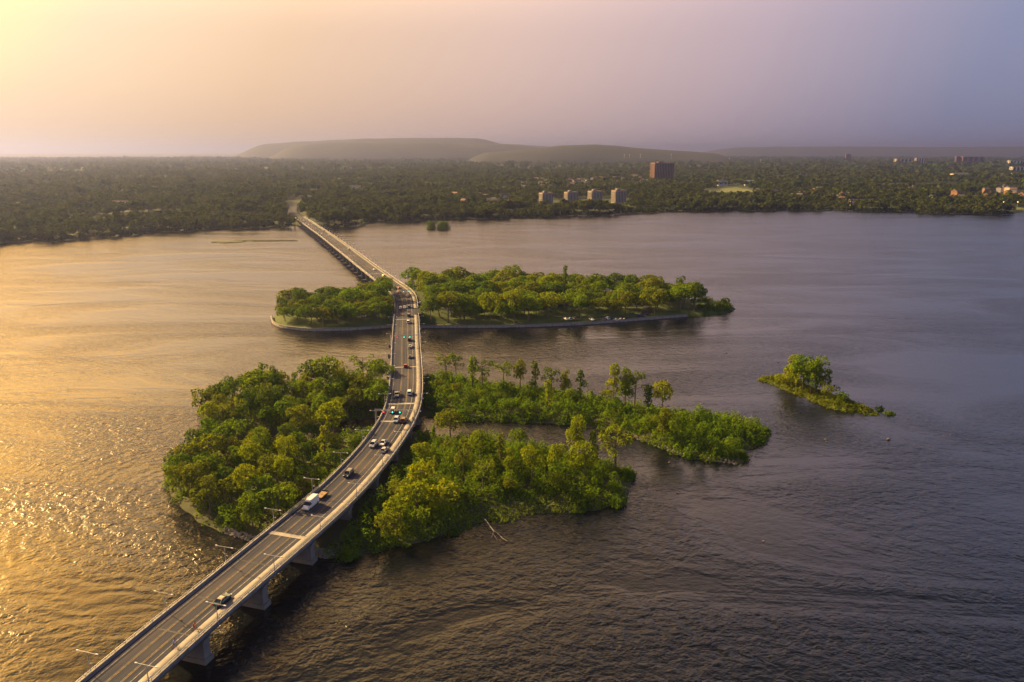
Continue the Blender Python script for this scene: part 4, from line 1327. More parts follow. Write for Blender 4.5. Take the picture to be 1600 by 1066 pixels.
for pg, lab in ((FIELDS[0], 'green mown slope between the woods beside the white pavilion'), (FIELDS[1], 'narrow green field behind the far bridge end'), (FIELDS[2], 'open grassy bank on the far right shore')):
    lo, hi = pg.min(0), pg.max(0)
    X, Y = np.meshgrid(np.linspace(lo[0], hi[0], 40), np.linspace(lo[1], hi[1], 40), indexing='ij')
    pts = np.stack([X.ravel(), Y.ravel()], 1)
    ins = poly_sd(pts, pg) > -2
    ii = (np.arange(39)[:, None] * 40 + np.arange(39)[None, :]).ravel()
    F = np.stack([ii, ii + 40, ii + 41, ii + 1], 1)
    F = F[ins[F].all(1)]
    used, inv = np.unique(F, return_inverse=True)
    o = obj_np('field', np.c_[pts, land_z(pts[:, 0], pts[:, 1]) + 1.2][used], inv.reshape(F.shape), M['field'])
    tag(o, lab, None, None, 'structure')


# ------------------------------------------------------------------ vehicles
def car_parts(kind):
    """dict name -> list of (mesh builder, material key); x forward, origin on the road under the middle"""
    parts = {}
    S = {'sedan': (4.6, 1.82, 1.42), 'hatch': (4.1, 1.78, 1.48), 'suv': (4.7, 1.92, 1.74), 'pickup': (5.4, 1.98, 1.82), 'van': (5.9, 2.05, 2.65), 'minivan': (4.9, 1.95, 1.8)}[kind]
    L_, W_, H_ = S
    g = 0.24 if kind in ('sedan', 'hatch') else 0.32            # ground clearance
    belt = {'sedan': 0.92, 'hatch': 0.95, 'suv': 1.12, 'pickup': 1.15, 'van': 1.25, 'minivan': 1.05}[kind]
    hood = belt - (0.08 if kind != 'van' else 0.05)
    f, r = L_ / 2, -L_ / 2
    # lower body as a loft of rounded sections: x, half width, bottom, top
    if kind == 'van':
        secs = [(f, .78, g + .15, .85), (f - .12, .92, g, 1.0), (f - .75, 1, g, belt + .12), (f - 1.0, 1, g, belt + .15), (0, 1, g, belt + .15), (r + .1, 1, g, belt + .15), (r, .96, g + .1, belt + .12)]
    elif kind == 'pickup':
        secs = [(f, .80, g + .12, .80), (f - .15, .95, g, hood), (f - 1.4, 1, g, belt), (0.0, 1, g, belt), (-0.55, 1, g, belt), (-0.60, 1, g, belt - .04), (r + .05, 1, g, belt - .04), (r, .97, g + .1, belt - .06)]
    else:
        secs = [(f, .74, g + .12, .62), (f - .14, .90, g, .74), (f - .55, .98, g, hood - .06), (f - 1.25, 1, g, hood), (0, 1, g, belt), (r + .55, .99, g, belt), (r + .12, .93, g, belt - .06), (r, .80, g + .12, belt - .16)]
    rings = []
    for x, k, z0, z1 in secs:
        w = W_ / 2 * k
        rings.append([(x, -w + .10, z0), (x, -w, z0 + .16), (x, -w, z1 - .18), (x, -w + .12, z1), (x, w - .12, z1), (x, w, z1 - .18), (x, w, z0 + .16), (x, w - .10, z0)])
    body = MB().loft(rings)
    # cabin: glass band and painted roof
    cab = {'sedan': (f - 1.15, f - 1.95, r + 1.35, r + .55), 'hatch': (f - .95, f - 1.70, r + .75, r + .20), 'suv': (f - 1.15, f - 1.85, r + .55, r + .15),
           'pickup': (f - 1.35, f - 2.05, -0.45, -0.62), 'van': (f - .80, f - 1.55, r + .08, r + .04), 'minivan': (f - .75, f - 1.75, r + .45, r + .12)}[kind]
    x0, x1, x2, x3 = cab
    wb, wt = W_ / 2 - .07, W_ / 2 - .24
    glass = MB()
    zr = H_ - .10
    if kind == 'van':
        glass.loft([[(x0, -wb, belt + .10), (x0, wb, belt + .10), (x1 - .05, wb - .05, belt + .95), (x1 - .05, -wb + .05, belt + .95)],
                    [(x1 - .75, -wb - .045, belt + .10), (x1 - .75, wb + .045, belt + .10), (x1 - .75, wb - .03, belt + .75), (x1 - .75, -wb + .03, belt + .75)]])
        box = MB()
        top = [[(x1 + .02, -wt, zr), (x1 + .02, wt, zr)], [(x1 - .3, -wt, H_), (x1 - .3, wt, H_)], [(x3, -wt, H_), (x3, wt, H_)]]
        rr = []
        for x, zt, w in ((x1 - .0, belt + .97, .80), (x1 - .25, H_ - .08, .92), (x1 - .8, H_, .97), (0, H_, 1), (x2, H_, 1), (x3, H_ - .1, .97)):
            a = W_ / 2 * w
            rr.append([(x, -a, belt + .14), (x, -a, zt - .25), (x, -a + .22, zt), (x, a - .22, zt), (x, a, zt - .25), (x, a, belt + .14)])
        body.loft(rr)
    else:
        glass.loft([[(x0, -wb, belt - .03), (x0, wb, belt - .03), (x0 - .02, wb, belt), (x0 - .02, -wb, belt)],
                    [(x1, -wb, belt - .03), (x1, wb, belt - .03), (x1, wt, zr), (x1, -wt, zr)],
                    [(x2, -wb, belt - .03), (x2, wb, belt - .03), (x2, wt, zr), (x2, -wt, zr)],
                    [(x3, -wb + .03, belt - .03), (x3, wb - .03, belt - .03), (x3 + .03, wb - .05, belt + .02), (x3 + .03, -wb + .05, belt + .02)]])
        roof = MB()
        roof.loft([[(x1 + .05, -wt - .02, zr - .03), (x1 + .05, wt + .02, zr - .03), (x1 - .03, wt - .06, zr + .04), (x1 - .03, -wt + .06, zr + .04)],
                   [((x1 + x2) / 2, -wt - .05, zr - .05), ((x1 + x2) / 2, wt + .05, zr - .05), ((x1 + x2) / 2, wt - .10, H_), ((x1 + x2) / 2, -wt + .10, H_)],
                   [(x2 - .05, -wt - .02, zr - .03), (x2 - .05, wt + .02, zr - .03), (x2 + .03, wt - .06, zr + .04), (x2 + .03, -wt + .06, zr + .04)]])
        for sx in (-1, 1):      # pillars
            for xa, xb in ((x0, x1), ((x1 + x2) / 2, (x1 + x2) / 2), (x3, x2)):
                roof.tube((xa, sx * (wb + .01), belt), (xb, sx * (wt + .01), zr), .05, .05, 4)
        parts['roof'] = [(roof, 'paint')]
        if kind == 'pickup':
            bed = MB()
            for sy in (-1, 1): bed.box(((-.62 + r) / 2, sy * (W_ / 2 - .07), belt + .06), (abs(r) - .66, .12, .22))
            bed.box((r + .07, 0, belt + .06), (.10, W_ - .16, .22))
            parts['bed_side'] = [(bed, 'paint')]
    parts['body'] = [(body, 'paint')]
    parts['windows'] = [(glass, 'glass')]
    wr = .33 if kind in ('sedan', 'hatch') else .38
    for wx in (f - .85, r + .85):
        for sy in (-1, 1):
            parts.setdefault('wheel', []).append((MB().tube((wx, sy * (W_ / 2 - .20), wr), (wx, sy * (W_ / 2 + .025), wr), wr, wr, 14), 'tyre'))
    for sy in (-1, 1):
        hz = (.66 if kind in ('sedan', 'hatch') else .82)
        parts.setdefault('headlight', []).append((MB().box((f - .09, sy * W_ * .35, hz), (.20, .38, .16)), 'headlight'))
        parts.setdefault('tail_light', []).append((MB().box((r + .05, sy * W_ * .40, belt - .22), (.16, .26, .20)), 'tail'))
    return parts


CARM = {}
NICE = {'sedan': 'sedan', 'hatch': 'hatchback', 'suv': 'sport utility vehicle', 'pickup': 'pickup truck', 'van': 'cargo van', 'minivan': 'minivan'}
VNAME = {'sedan': 'sedan', 'hatch': 'hatchback', 'suv': 'utility_car', 'pickup': 'pickup_truck', 'van': 'cargo_van', 'minivan': 'minivan'}


def vehicle(kind, color, loc, rz, label, group, roof=None):
    if kind not in CARM:
        CARM[kind] = [(n, b.mesh(n, None, smooth=False), m) for n, l in car_parts(kind).items() for b, m in l]
    o = empty(VNAME[kind], loc, rz)
    tag(o, label, {'van': 'van', 'pickup': 'truck'}.get(kind, 'car'), group)
    for n, me, m in CARM[kind]:
        mat = M[m] if m != 'paint' else (roof if (roof and n == 'roof') else color)
        key = (kind, n, me.name, mat.name)
        if key not in CARM:
            mm = me.copy(); mm.name = n; mm.materials.clear(); mm.materials.append(mat); CARM[key] = mm
        link(bpy.data.objects.new(n, CARM[key]), o)
    return o


COL = {'white': paint('white', (.74, .74, .73)), 'silver': paint('silver', (.46, .48, .50)), 'grey': paint('grey', (.17, .18, .19)), 'black': paint('black', (.018, .018, .022)),
       'blue': paint('blue', (.055, .06, .22)), 'red': paint('red', (.30, .025, .02)), 'beige': paint('beige', (.52, .44, .31)), 'green': paint('green', (.03, .10, .09)),
       'brown': paint('brown', (.15, .07, .045)), 'lightblue': paint('lightblue', (.42, .50, .60))}
for m_ in COL.values(): pass


def on_bridge(px, py, d, kind, c, label, roof=None, group=None, z=DECK + 0.6):
    s, off = s_of(px, py, z)
    hw = float(np.interp(s, SS, WW)) / 2
    off = max(-hw + 2.0, min(hw - KR - 1.3, off))
    x, y, a = br(s, off)
    return vehicle(kind, COL[c], (x, y, DECK + 0.006), a if d > 0 else a + math.pi, label, group, COL[roof] if roof else None)


G1 = 'cars driving on the bridge'
on_bridge(349, 938, 1, 'sedan', 'green', 'dark green sedan with beige roof alone on the nearest bridge span', roof='beige')
on_bridge(484, 790, -1, 'van', 'white', 'white high-roofed cargo van towing a wooden flatbed trailer')
on_bridge(546.4, 738, -1, 'suv', 'black', 'black utility car alone behind the trailer in the curve', roof='grey')
on_bridge(583.6, 694, -1, 'suv', 'silver', 'silver utility car nearest the west parapet in the trio on the curve')
on_bridge(599, 691, -1, 'sedan', 'white', 'white sedan in the middle of the trio on the curve', roof='lightblue')
on_bridge(604, 701.5, 1, 'hatch', 'silver', 'silver hatchback on the sidewalk side of the trio on the curve')
on_bridge(619.7, 655.5, -1, 'suv', 'lightblue', 'pale blue utility car on the pale joint band just below the nearest gantry')
on_bridge(631, 656, 1, 'suv', 'brown', 'dark reddish-brown utility car beside the pale blue one on the joint band')
on_bridge(614, 641.5, -1, 'suv', 'green', 'dark teal car with white roof under the nearest signal gantry', roof='white')
on_bridge(620, 617, -1, 'pickup', 'grey', 'grey pickup with beige cab roof above the nearest gantry', roof='beige')
on_bridge(640, 612.5, 1, 'minivan', 'white', 'white minivan heading away beside the grey pickup')
on_bridge(633.5, 572, 1, 'hatch', 'red', 'dark red hatchback on the thin joint in the middle of the channel span')
on_bridge(641, 557.5, 1, 'sedan', 'blue', 'deep blue sedan over the channel between the islands')
on_bridge(641, 541.5, 1, 'sedan', 'silver', 'silver sedan just ahead of the deep blue one')
on_bridge(639.6, 530.5, 1, 'suv', 'black', 'black utility car just below the middle signal gantry')
on_bridge(638, 503.5, 1, 'minivan', 'white', 'white minivan just before the park junction')
on_bridge(638.8, 493, 1, 'suv', 'black', 'black utility car entering the park junction')
on_bridge(639, 479.5, 1, 'suv', 'grey', 'dark grey utility car beyond the park junction', roof='black')
on_bridge(632, 480, -1, 'hatch', 'white', 'white hatchback beside the dark grey car beyond the junction')
on_bridge(625.5, 480.3, -1, 'sedan', 'white', 'white sedan nearest the west parapet beyond the junction')
on_bridge(636, 462, 1, 'sedan', 'white', 'white sedan on the bend past the park island')
on_bridge(622.5, 456, -1, 'sedan', 'beige', 'beige sedan on the bend by the joint bands')
on_bridge(623, 449.5, 1, 'sedan', 'red', 'red sedan under the far signal gantry')
on_bridge(599.6, 433, -1, 'van', 'beige', 'cream van on the far span near the bend')
on_bridge(601.5, 437, -1, 'sedan', 'black', 'black sedan close in front of the cream van')
on_bridge(584.6, 421, 1, 'sedan', 'white', 'white sedan alone on the long far span')
on_bridge(545, 389.5, 1, 'suv', 'white', 'white utility car alone at the middle of the far span')
FARC = [(513.5, 367.3, 1, 'white'), (506, 361, 1, 'red'), (503, 365, -1, 'white'), (499, 357.5, 1, 'grey'), (494, 358.7, -1, 'silver'), (492, 353, 1, 'red'), (488, 350.5, 1, 'silver'),
        (482.5, 351.2, -1, 'white'), (484, 347, 1, 'grey'), (475, 345.4, -1, 'white'), (479, 343, 1, 'silver'), (471, 342, -1, 'grey')]
ORD = ['first', 'second', 'third', 'fourth', 'fifth', 'sixth', 'seventh', 'eighth', 'ninth', 'tenth', 'eleventh', 'twelfth', 'thirteenth', 'fourteenth', 'fifteenth', 'sixteenth', 'seventeenth', 'eighteenth',
       'nineteenth', 'twentieth'] + ['twenty-' + q for q in ('first', 'second', 'third', 'fourth', 'fifth')]
na_, nb_ = 0, 0
for px, py, d, c in FARC:
    if d > 0:
        lab = f'{c} car heading away, {ORD[na_]} in the queue at the far bridge end'; na_ += 1
    else:
        lab = f'{c} car coming back, {ORD[nb_]} of the oncoming ones at the far bridge end'; nb_ += 1
    on_bridge(px, py, d, rnd.choice(['sedan', 'suv', 'hatch']), c, lab, group='queue of cars at the far bridge end')

# trailer behind the van
s, off = s_of(503.5, 779.5, DECK + 0.6)
s2, off2 = s_of(484, 790, DECK + 0.6)
hw = float(np.interp(s, SS, WW)) / 2
x, y, a = br(s2 + 6.4, max(-hw + 2.0, off2))
t = empty('flatbed_trailer', (x, y, DECK + 0.006), a + math.pi)
tag(t, 'wooden flatbed trailer hitched behind the white cargo van', 'trailer')
for k in range(6):
    MB().box((0, -0.80 + k * 0.32, 0.78), (4.0, 0.30, 0.06)).build('plank', M['wood'], t)
MB().box((0, -1.02, 0.70), (4.1, 0.07, 0.18)).box((0, 1.02, 0.70), (4.1, 0.07, 0.18)).box((-2.02, 0, 0.70), (0.07, 2.0, 0.18)).box((2.02, 0, 0.70), (0.07, 2.0, 0.18)).build('frame', M['signal_case'], t)
MB().tube((2.0, -.7, .62), (3.0, 0, .55), .05).tube((2.0, .7, .62), (3.0, 0, .55), .05).build('drawbar', M['signal_case'], t)
for sy in (-1, 1):
    for wx in (-.45, .40):
        MB().tube((wx, sy * .98, .36), (wx, sy * 1.16, .36), .36, .36, 12).build('wheel', M['tyre'], t)
MB().box((-2.08, 0, 0.98), (0.06, 2.0, 0.42)).build('tailgate', M['signal_case'], t)

# parked cars on the park island
G2 = 'cars parked in the waterfront parking strip'
for i, (px, py, c, k, w) in enumerate([(884, 498, 'white', 'sedan', 'westernmost in the waterfront parking strip'), (890.5, 498, 'silver', 'hatch', 'second from the west in the parking strip'),
                                       (897.5, 497.8, 'grey', 'suv', 'third from the west in the parking strip'), (924.5, 497.8, 'white', 'sedan', 'alone under the light tree in the parking strip'),
                                       (942, 497, 'grey', 'sedan', 'left of the white car in the middle of the parking strip'), (949, 496, 'white', 'minivan', 'in the middle of the parking strip'),
                                       (962, 495.7, 'lightblue', 'sedan', 'first of the three closely parked at the strip end'), (969, 495, 'silver', 'hatch', 'in the middle of the three at the strip end'),
                                       (976, 494.2, 'black', 'suv', 'last of the three at the strip end by the curved drive'),
                                       (1001, 468.6, 'white', 'minivan', 'at the top of the curved drive'), (1007, 470, 'silver', 'sedan', 'beside the white minivan at the top of the curved drive'),
                                       (657.5, 485.2, 'silver', 'sedan', 'waiting at the east mouth of the park junction'), (704, 453, 'white', 'sedan', 'in the northern parking area by the far span'),
                                       (826, 452.5, 'white', 'suv', 'in the parking area among the trees'), (820, 453, 'silver', 'sedan', 'next to the white one among the trees')]):
    x, y, _ = P(px, py, 3.0)
    z = ground_z('D', x, y) + 0.34
    rz = {9: 2.4, 10: 0.4, 11: 0.1}.get(i, 1.9 + rnd.uniform(-.08, .08))
    if i == 11:
        z = max(z, 6.7)
    nm = {'lightblue': 'pale blue'}.get(c, c)
    vehicle(k, COL[c], (x, y, z), rz, f'{nm} {NICE[k]} {w}', G2 if i < 9 else None)

# ------------------------------------------------------------------ street lamps and gantries
LAMPM = {}
mb = MB().tube((0, 0, 0), (0, 0, 5.0), .10, .065, 8); mb.box((0, 0, .12), (.34, .34, .24)); LAMPM['pole'] = mb.mesh('pole', M['steel'])
LAMPM['arm'] = MB().tube((0, -2.2, 5.05), (0, 2.2, 5.05), .055, .055, 6).mesh('arm', M['steel'])
def head(y): return MB().loft([[(-.10, y - .32, 5.02), (.10, y - .32, 5.02), (.07, y - .30, 5.14), (-.07, y - .30, 5.14)], [(-.16, y, 4.99), (.16, y, 4.99), (.12, y, 5.18), (-.12, y, 5.18)], [(-.10, y + .32, 5.02), (.10, y + .32, 5.02), (.07, y + .30, 5.14), (-.07, y + .30, 5.14)]]).mesh('lamp_head', M['white_lamp'])
LAMPM['h1'], LAMPM['h2'] = head(-2.25), head(2.25)
mb = MB().tube((0, 0, 2.6), (0, -.62, 2.75), .035, .035, 6)
for k in range(6):
    z0, z1 = 2.58 + .32 * k / 6, 2.58 + .32 * (k + 1) / 6
    r0, r1 = [.17 * math.sin(math.pi * q / 6 * .9 + .25) for q in (k, k + 1)]
    mb.tube((0, -.62, z0), (0, -.62, z1), r0, r1, 8)
LAMPM['globe'] = mb.mesh('globe_lamp', M['white_lamp'])
k, s = 0, 85 - 20.2 * 2
idx = {-1: 0, 1: 0}
NUM = ORD
while s < S_LAND - 5:
    if not (S_D0 + 18 < s < S_D1 - 20):
        for side in (-1, 1):
            hw = float(np.interp(s, SS, WW)) / 2
            x, y, a = br(s, -hw - 0.16 if side < 0 else hw + 0.14)
            o = empty('street_lamp', (x, y, DECK - 0.35), a)
            n = idx[side]; idx[side] += 1
            od = ORD[n % 20] if n < 20 else ('twenty-' + ORD[n - 20] if n < 29 else 'thirtieth' if n == 29 else ('thirty-' + ORD[n - 30] if n < 39 else 'forty-' + ORD[n - 40]))
            od = 'twentieth' if n == 19 else od
            tag(o, f'twin-armed street lamp along the {"west parapet" if side < 0 else "sidewalk"}, {od} from the near end', 'street lamp', 'street lamps on the bridge')
            for nm, key in (('pole', 'pole'), ('arm', 'arm'), ('lamp_head', 'h1'), ('lamp_head', 'h2'), ('globe_lamp', 'globe')):
                link(bpy.data.objects.new(nm, LAMPM[key]), o)
    s += 20.2

for gi, (s, lab) in enumerate(((225, 'nearest overhead gantry with lane signals, beside the channel'), (339, 'middle overhead gantry with lane signals, over the wide channel'), (468, 'far overhead gantry with lane signals at the bend'))):
    hw = float(np.interp(s, SS, WW)) / 2
    x, y, a = br(s)
    g = empty('signal_gantry', (x, y, DECK), a)
    tag(g, lab, 'gantry', 'lane signal gantries')
    for sy in (-1, 1):
        MB().tube((0, sy * (hw + .35), -.8), (0, sy * (hw + .35), 5.9), .16, .12, 8).build('post', M['steel'], g)
    MB().tube((0, -hw - .4, 5.7), (0, hw + .4, 5.7), .13, .13, 8).tube((0, -hw - .4, 5.2), (0, hw + .4, 5.2), .07, .07, 6).build('beam', M['steel'], g)
    for yy, kind in ((hw * .60, 'red'), (hw * .12, 'green'), (-hw * .28, 'green')):
        b = MB().box((0, yy, 4.75), (.22, .95, .95)).box((-.02, yy, 5.25), (.08, .08, .3)).build('signal_box', M['signal_case'], g)
        xx = -.13
        l = MB()
        if kind == 'red':
            for d in (-1, 1):
                l.add([(xx, yy - .34 * d - .08, 4.44), (xx, yy - .34 * d + .08, 4.44), (xx, yy + .34 * d + .08, 5.06), (xx, yy + .34 * d - .08, 5.06)], [(0, 1, 2, 3)])
                xx -= .004
        else:
            l.add([(xx, yy - .08, 5.08), (xx, yy + .08, 5.08), (xx, yy + .08, 4.72), (xx, yy - .08, 4.72)], [(0, 1, 2, 3)])
            l.add([(xx, yy - .32, 4.72), (xx, yy + .32, 4.72), (xx, yy, 4.40)], [(0, 1, 2)])
        l.build('signal_light', M['signal_' + kind], b)

# ------------------------------------------------------------------ people and bicycles
def person(loc, rz, pose, cloth, label):
    """one continuous skinned body; cycling or walking"""
    if pose == 'ride':
        J = {'pel': (-.22, 0, .98), 'chest': (.08, 0, 1.36), 'neck': (.17, 0, 1.50), 'head': (.24, 0, 1.66), 'shl': (.10, .19, 1.40), 'ell': (.34, .22, 1.20), 'hal': (.48, .22, 1.04),
             'shr': (.10, -.19, 1.40), 'elr': (.34, -.22, 1.20), 'har': (.48, -.22, 1.04), 'hil': (-.22, .10, .94), 'knl': (.18, .11, .76), 'fol': (.02, .11, .36), 'tol': (.14, .11, .31),
             'hir': (-.22, -.10, .94), 'knr': (.10, -.11, .58), 'for': (.00, -.11, .18), 'tor': (.12, -.11, .13)}
    else:
        J = {'pel': (0, 0, .92), 'chest': (.01, 0, 1.28), 'neck': (.02, 0, 1.48), 'head': (.05, 0, 1.66), 'shl': (0, .19, 1.42), 'ell': (-.08, .24, 1.14), 'hal': (.03, .24, .90),
             'shr': (0, -.19, 1.42), 'elr': (.02, -.25, 1.14), 'har': (.16, -.24, .93), 'hil': (0, .10, .88), 'knl': (.14, .10, .48), 'fol': (.10, .10, .07), 'tol': (.25, .10, .04),
             'hir': (0, -.10, .88), 'knr': (-.04, -.10, .48), 'for': (-.24, -.10, .10), 'tor': (-.12, -.10, .04)}
    R_ = {'pel': .15, 'chest': .16, 'neck': .06, 'head': .115, 'shl': .075, 'ell': .05, 'hal': .04, 'shr': .075, 'elr': .05, 'har': .04, 'hil': .10, 'knl': .065, 'fol': .045, 'tol': .04, 'hir': .10, 'knr': .065, 'for': .045, 'tor': .04}
    E_ = [('pel', 'chest'), ('chest', 'neck'), ('neck', 'head'), ('chest', 'shl'), ('shl', 'ell'), ('ell', 'hal'), ('chest', 'shr'), ('shr', 'elr'), ('elr', 'har'),
          ('pel', 'hil'), ('hil', 'knl'), ('knl', 'fol'), ('fol', 'tol'), ('pel', 'hir'), ('hir', 'knr'), ('knr', 'for'), ('for', 'tor')]
    keys = list(J)
    me = bpy.data.meshes.new('person')
    me.from_pydata([J[k_] for k_ in keys], [(keys.index(a_), keys.index(b_)) for a_, b_ in E_], [])
    me.materials.append(M[cloth])
    o = bpy.data.objects.new('person', me); link(o)
    o.location = loc; o.rotation_euler = (0, 0, rz)
    o.modifiers.new('skin', 'SKIN').use_smooth_shade = True
    for i_, k_ in enumerate(keys):
        sv = me.skin_vertices[0].data[i_]
        sv.radius = (R_[k_], R_[k_])
        sv.use_root = k_ == 'pel'
    o.modifiers.new('sub', 'SUBSURF').levels = 1
    o.modifiers['sub'].render_levels = 2
    tag(o, label, 'person')
    h = J['head']
    face = MB()
    for k_ in range(5):
        z0, z1 = -.11 + .22 * k_ / 5, -.11 + .22 * (k_ + 1) / 5
        face.tube((h[0] + .035, 0, h[2] + z0), (h[0] + .035, 0, h[2] + z1), .09 * math.sin(math.pi * (k_ + .35) / 5.7), .09 * math.sin(math.pi * (k_ + 1.35) / 5.7), 8)
    face.build('face', M['skin'], o)
    hm_ = MB()
    for k_ in range(4):
        hm_.tube((h[0] - .01, 0, h[2] + .03 + .028 * k_), (h[0] - .01, 0, h[2] + .058 + .028 * k_), .135 * math.cos(k_ * .36), .135 * math.cos((k_ + 1) * .36), 8)
    hm_.build('helmet' if pose == 'ride' else 'hair', M['black_cloth'], o)
    return o


def bicycle(loc, rz, label):
    o = empty('bicycle', loc, rz)
    tag(o, label, 'bicycle')
    for wx in (-.52, .52):
        mb = MB(); n = 16
        rim = [(wx + .33 * math.cos(2 * math.pi * q / n), 0, .34 + .33 * math.sin(2 * math.pi * q / n)) for q in range(n)]
        for q in range(n): mb.tube(rim[q], rim[(q + 1) % n], .022, .022, 5)
        for q in range(0, n, 2): mb.tube((wx, 0, .34), rim[q], .006, .006, 3)
        mb.build('wheel', M['tyre'], o)
    MB().tube((-.10, 0, .30), (-.22, 0, .86), .022).tube((-.10, 0, .30), (.40, 0, .78), .024).tube((-.22, 0, .80), (.40, 0, .84), .022).tube((-.52, 0, .34), (-.10, 0, .30), .016).tube((-.52, 0, .34), (-.22, 0, .80), .016) \
        .tube((.52, 0, .34), (.38, 0, .92), .018).build('frame', M['red_cloth'], o)
    MB().tube((.42, -.24, 1.00), (.42, .24, 1.00), .018).tube((.38, 0, .90), (.42, 0, 1.00), .018).build('handlebar', M['signal_case'], o)
    MB().box((-.24, 0, .90), (.26, .14, .06), taper=.8).build('saddle', M['black_cloth'], o)
    return o


for px, py, cl, who in ((316, 984, 'red_cloth', 'red'), (280, 1011, 'blue_cloth', 'blue')):
    s, off = s_of(px, py, DECK + .8)
    hw = float(np.interp(s, SS, WW)) / 2
    off = min(off, hw - KR - .5)
    x, y, a = br(s, off)
    bicycle((x, y, DECK + .012), a, f'bicycle ridden by the person in {who} by the sidewalk kerb')
    person((x, y, DECK + .012), a, 'ride', cl, f'cyclist in {who} riding away beside the sidewalk on the nearest span')
for px, py, cl, who in ((650, 654.5, 'black_cloth', 'person in dark clothing walking on the sidewalk beside the channel'), (645.6, 664, 'blue_cloth', 'person in blue walking on the sidewalk below the nearest gantry')):
    s, off = s_of(px, py, DECK + .9)
    hw = float(np.interp(s, SS, WW)) / 2
    x, y, a = br(s, min(max(off, hw - KR + .6), hw - .8))
    person((x, y, DECK + .17), a, 'walk', cl, who)

# ------------------------------------------------------------------ banks: park wall, riprap, logs, rocks
wl_px = [(428, 497), (428.5, 505), (442.5, 512.6), (487, 517.2), (555, 515.2), (613, 510.8)]
wr_px = [(657, 511.6), (740, 511.6), (780, 511.4), (845, 509.6), (910, 507), (976, 501.8), (1035, 497.2), (1072, 494.2)]
for pts, lab in ((wl_px, 'stone retaining wall round the western tip of the park island'), (wr_px, 'long stone retaining wall along the park waterfront')):
    A = resample(poly(pts), 4.0)
    A[1:-1] = np.stack([smooth1(A[:, 0], 1), smooth1(A[:, 1], 1)], 1)[1:-1]
    tg = np.gradient(A, axis=0); tg /= np.linalg.norm(tg, axis=1, keepdims=True)
    nr = np.stack([tg[:, 1], -tg[:, 0]], 1)
    w = empty('retaining_wall', (A[0][0], A[0][1], 0))
    tag(w, lab, 'wall')
    def band(name, o0, o1, z0, z1, mat):
        pts_ = [np.c_[A + nr * o - A[0], np.full(len(A), z)] for o, z in ((o0, z0), (o1, z0), (o1, z1), (o0, z1))]
        n = len(A); i = np.arange(n - 1)
        F = np.concatenate([np.stack([i + k_ * n, i + k_ * n + 1, i + ((k_ + 1) % 4) * n + 1, i + ((k_ + 1) % 4) * n], 1) for k_ in range(4)])
        obj_np(name, np.concatenate(pts_), F, mat, w)
    band('wall_face', 0.9, 1.7, -1.2, 1.55, M['stone'])
    band('coping', 0.7, 1.85, 1.553, 1.78, M['concrete_pale'])
# grey pathway band behind the wall is lawn; riprap at the near pier
def stone(mb, c, r_, rg):
    n = 6
    vs_ = []
    for i_, (zz, k_) in enumerate(((-.5, .8), (.15, 1.0), (.6, .6))):
        for j_ in range(n):
            t_ = 2 * math.pi * (j_ + .5 * i_) / n
            q_ = r_ * k_ * rg.uniform(.75, 1.2)
            vs_.append((c[0] + q_ * math.cos(t_), c[1] + q_ * math.sin(t_) * .8, c[2] + r_ * zz * rg.uniform(.8, 1.1)))
    fs = [tuple(range(n - 1, -1, -1)), tuple(range(2 * n, 3 * n))]
    for i_ in range(2):
        for j_ in range(n):
            fs.append((i_ * n + j_, i_ * n + (j_ + 1) % n, (i_ + 1) * n + (j_ + 1) % n, (i_ + 1) * n + j_))
    mb.add(vs_, fs)


rg = random.Random(3)
def riprap(path, width, n, size, label):
    A = resample(poly(path), 0.5)
    mb = MB()
    for _ in range(n):
        q_ = A[rg.randrange(len(A))]
        d_ = rg.uniform(0, 1)
        mb_c = (q_[0] + rg.uniform(-.5, .5), q_[1] + d_ * width, -.15 + d_ * 1.3)
        stone(mb, mb_c, rg.uniform(*size), rg)
    o = mb.build('riprap', M['stone'])
    tag(o, label, None, None, 'stuff')


riprap([(484, 866), (498, 871), (512, 873), (528, 869), (533, 861)], 2.6, 330, (.22, .5), 'grey broken stone heaped round the pier at the near island')
riprap([(350, 833), (372, 841), (395, 848), (425, 858)], 1.8, 240, (.2, .45), 'grey stones along the bank below the western parapet')
riprap([(970, 675), (1000, 688), (1040, 703), (1070, 716)], 1.2, 160, (.15, .35), 'pale stones on the channel bank of the eastern point')
riprap([(1100, 721), (1130, 723), (1150, 727)], 1.2, 70, (.15, .35), 'pale gravel bar at the south edge of the eastern point')
riprap([(310, 655), (312, 668), (322, 680)], 1.5, 120, (.2, .45), 'stones on the bare bank of the middle island by the golden water')

def log(path, r0, r1, label, branches=()):
    mb = MB()
    pts = [tuple(P(a, b, z)) for a, b, z in path]
    for i_ in range(len(pts) - 1):
        ra = r0 + (r1 - r0) * i_ / (len(pts) - 1); rb = r0 + (r1 - r0) * (i_ + 1) / (len(pts) - 1)
        mb.tube(pts[i_], pts[i_ + 1], ra, rb, 8)
    o = mb.build('driftwood_log', M['driftwood'])
    for br_ in branches:
        b_ = MB(); q_ = [tuple(P(a, b, z)) for a, b, z in br_]
        for i_ in range(len(q_) - 1): b_.tube(q_[i_], q_[i_ + 1], r1 * 1.1, r1 * .5, 6)
        b_.build('branch', M['driftwood'], o)
    tag(o, label, 'log')


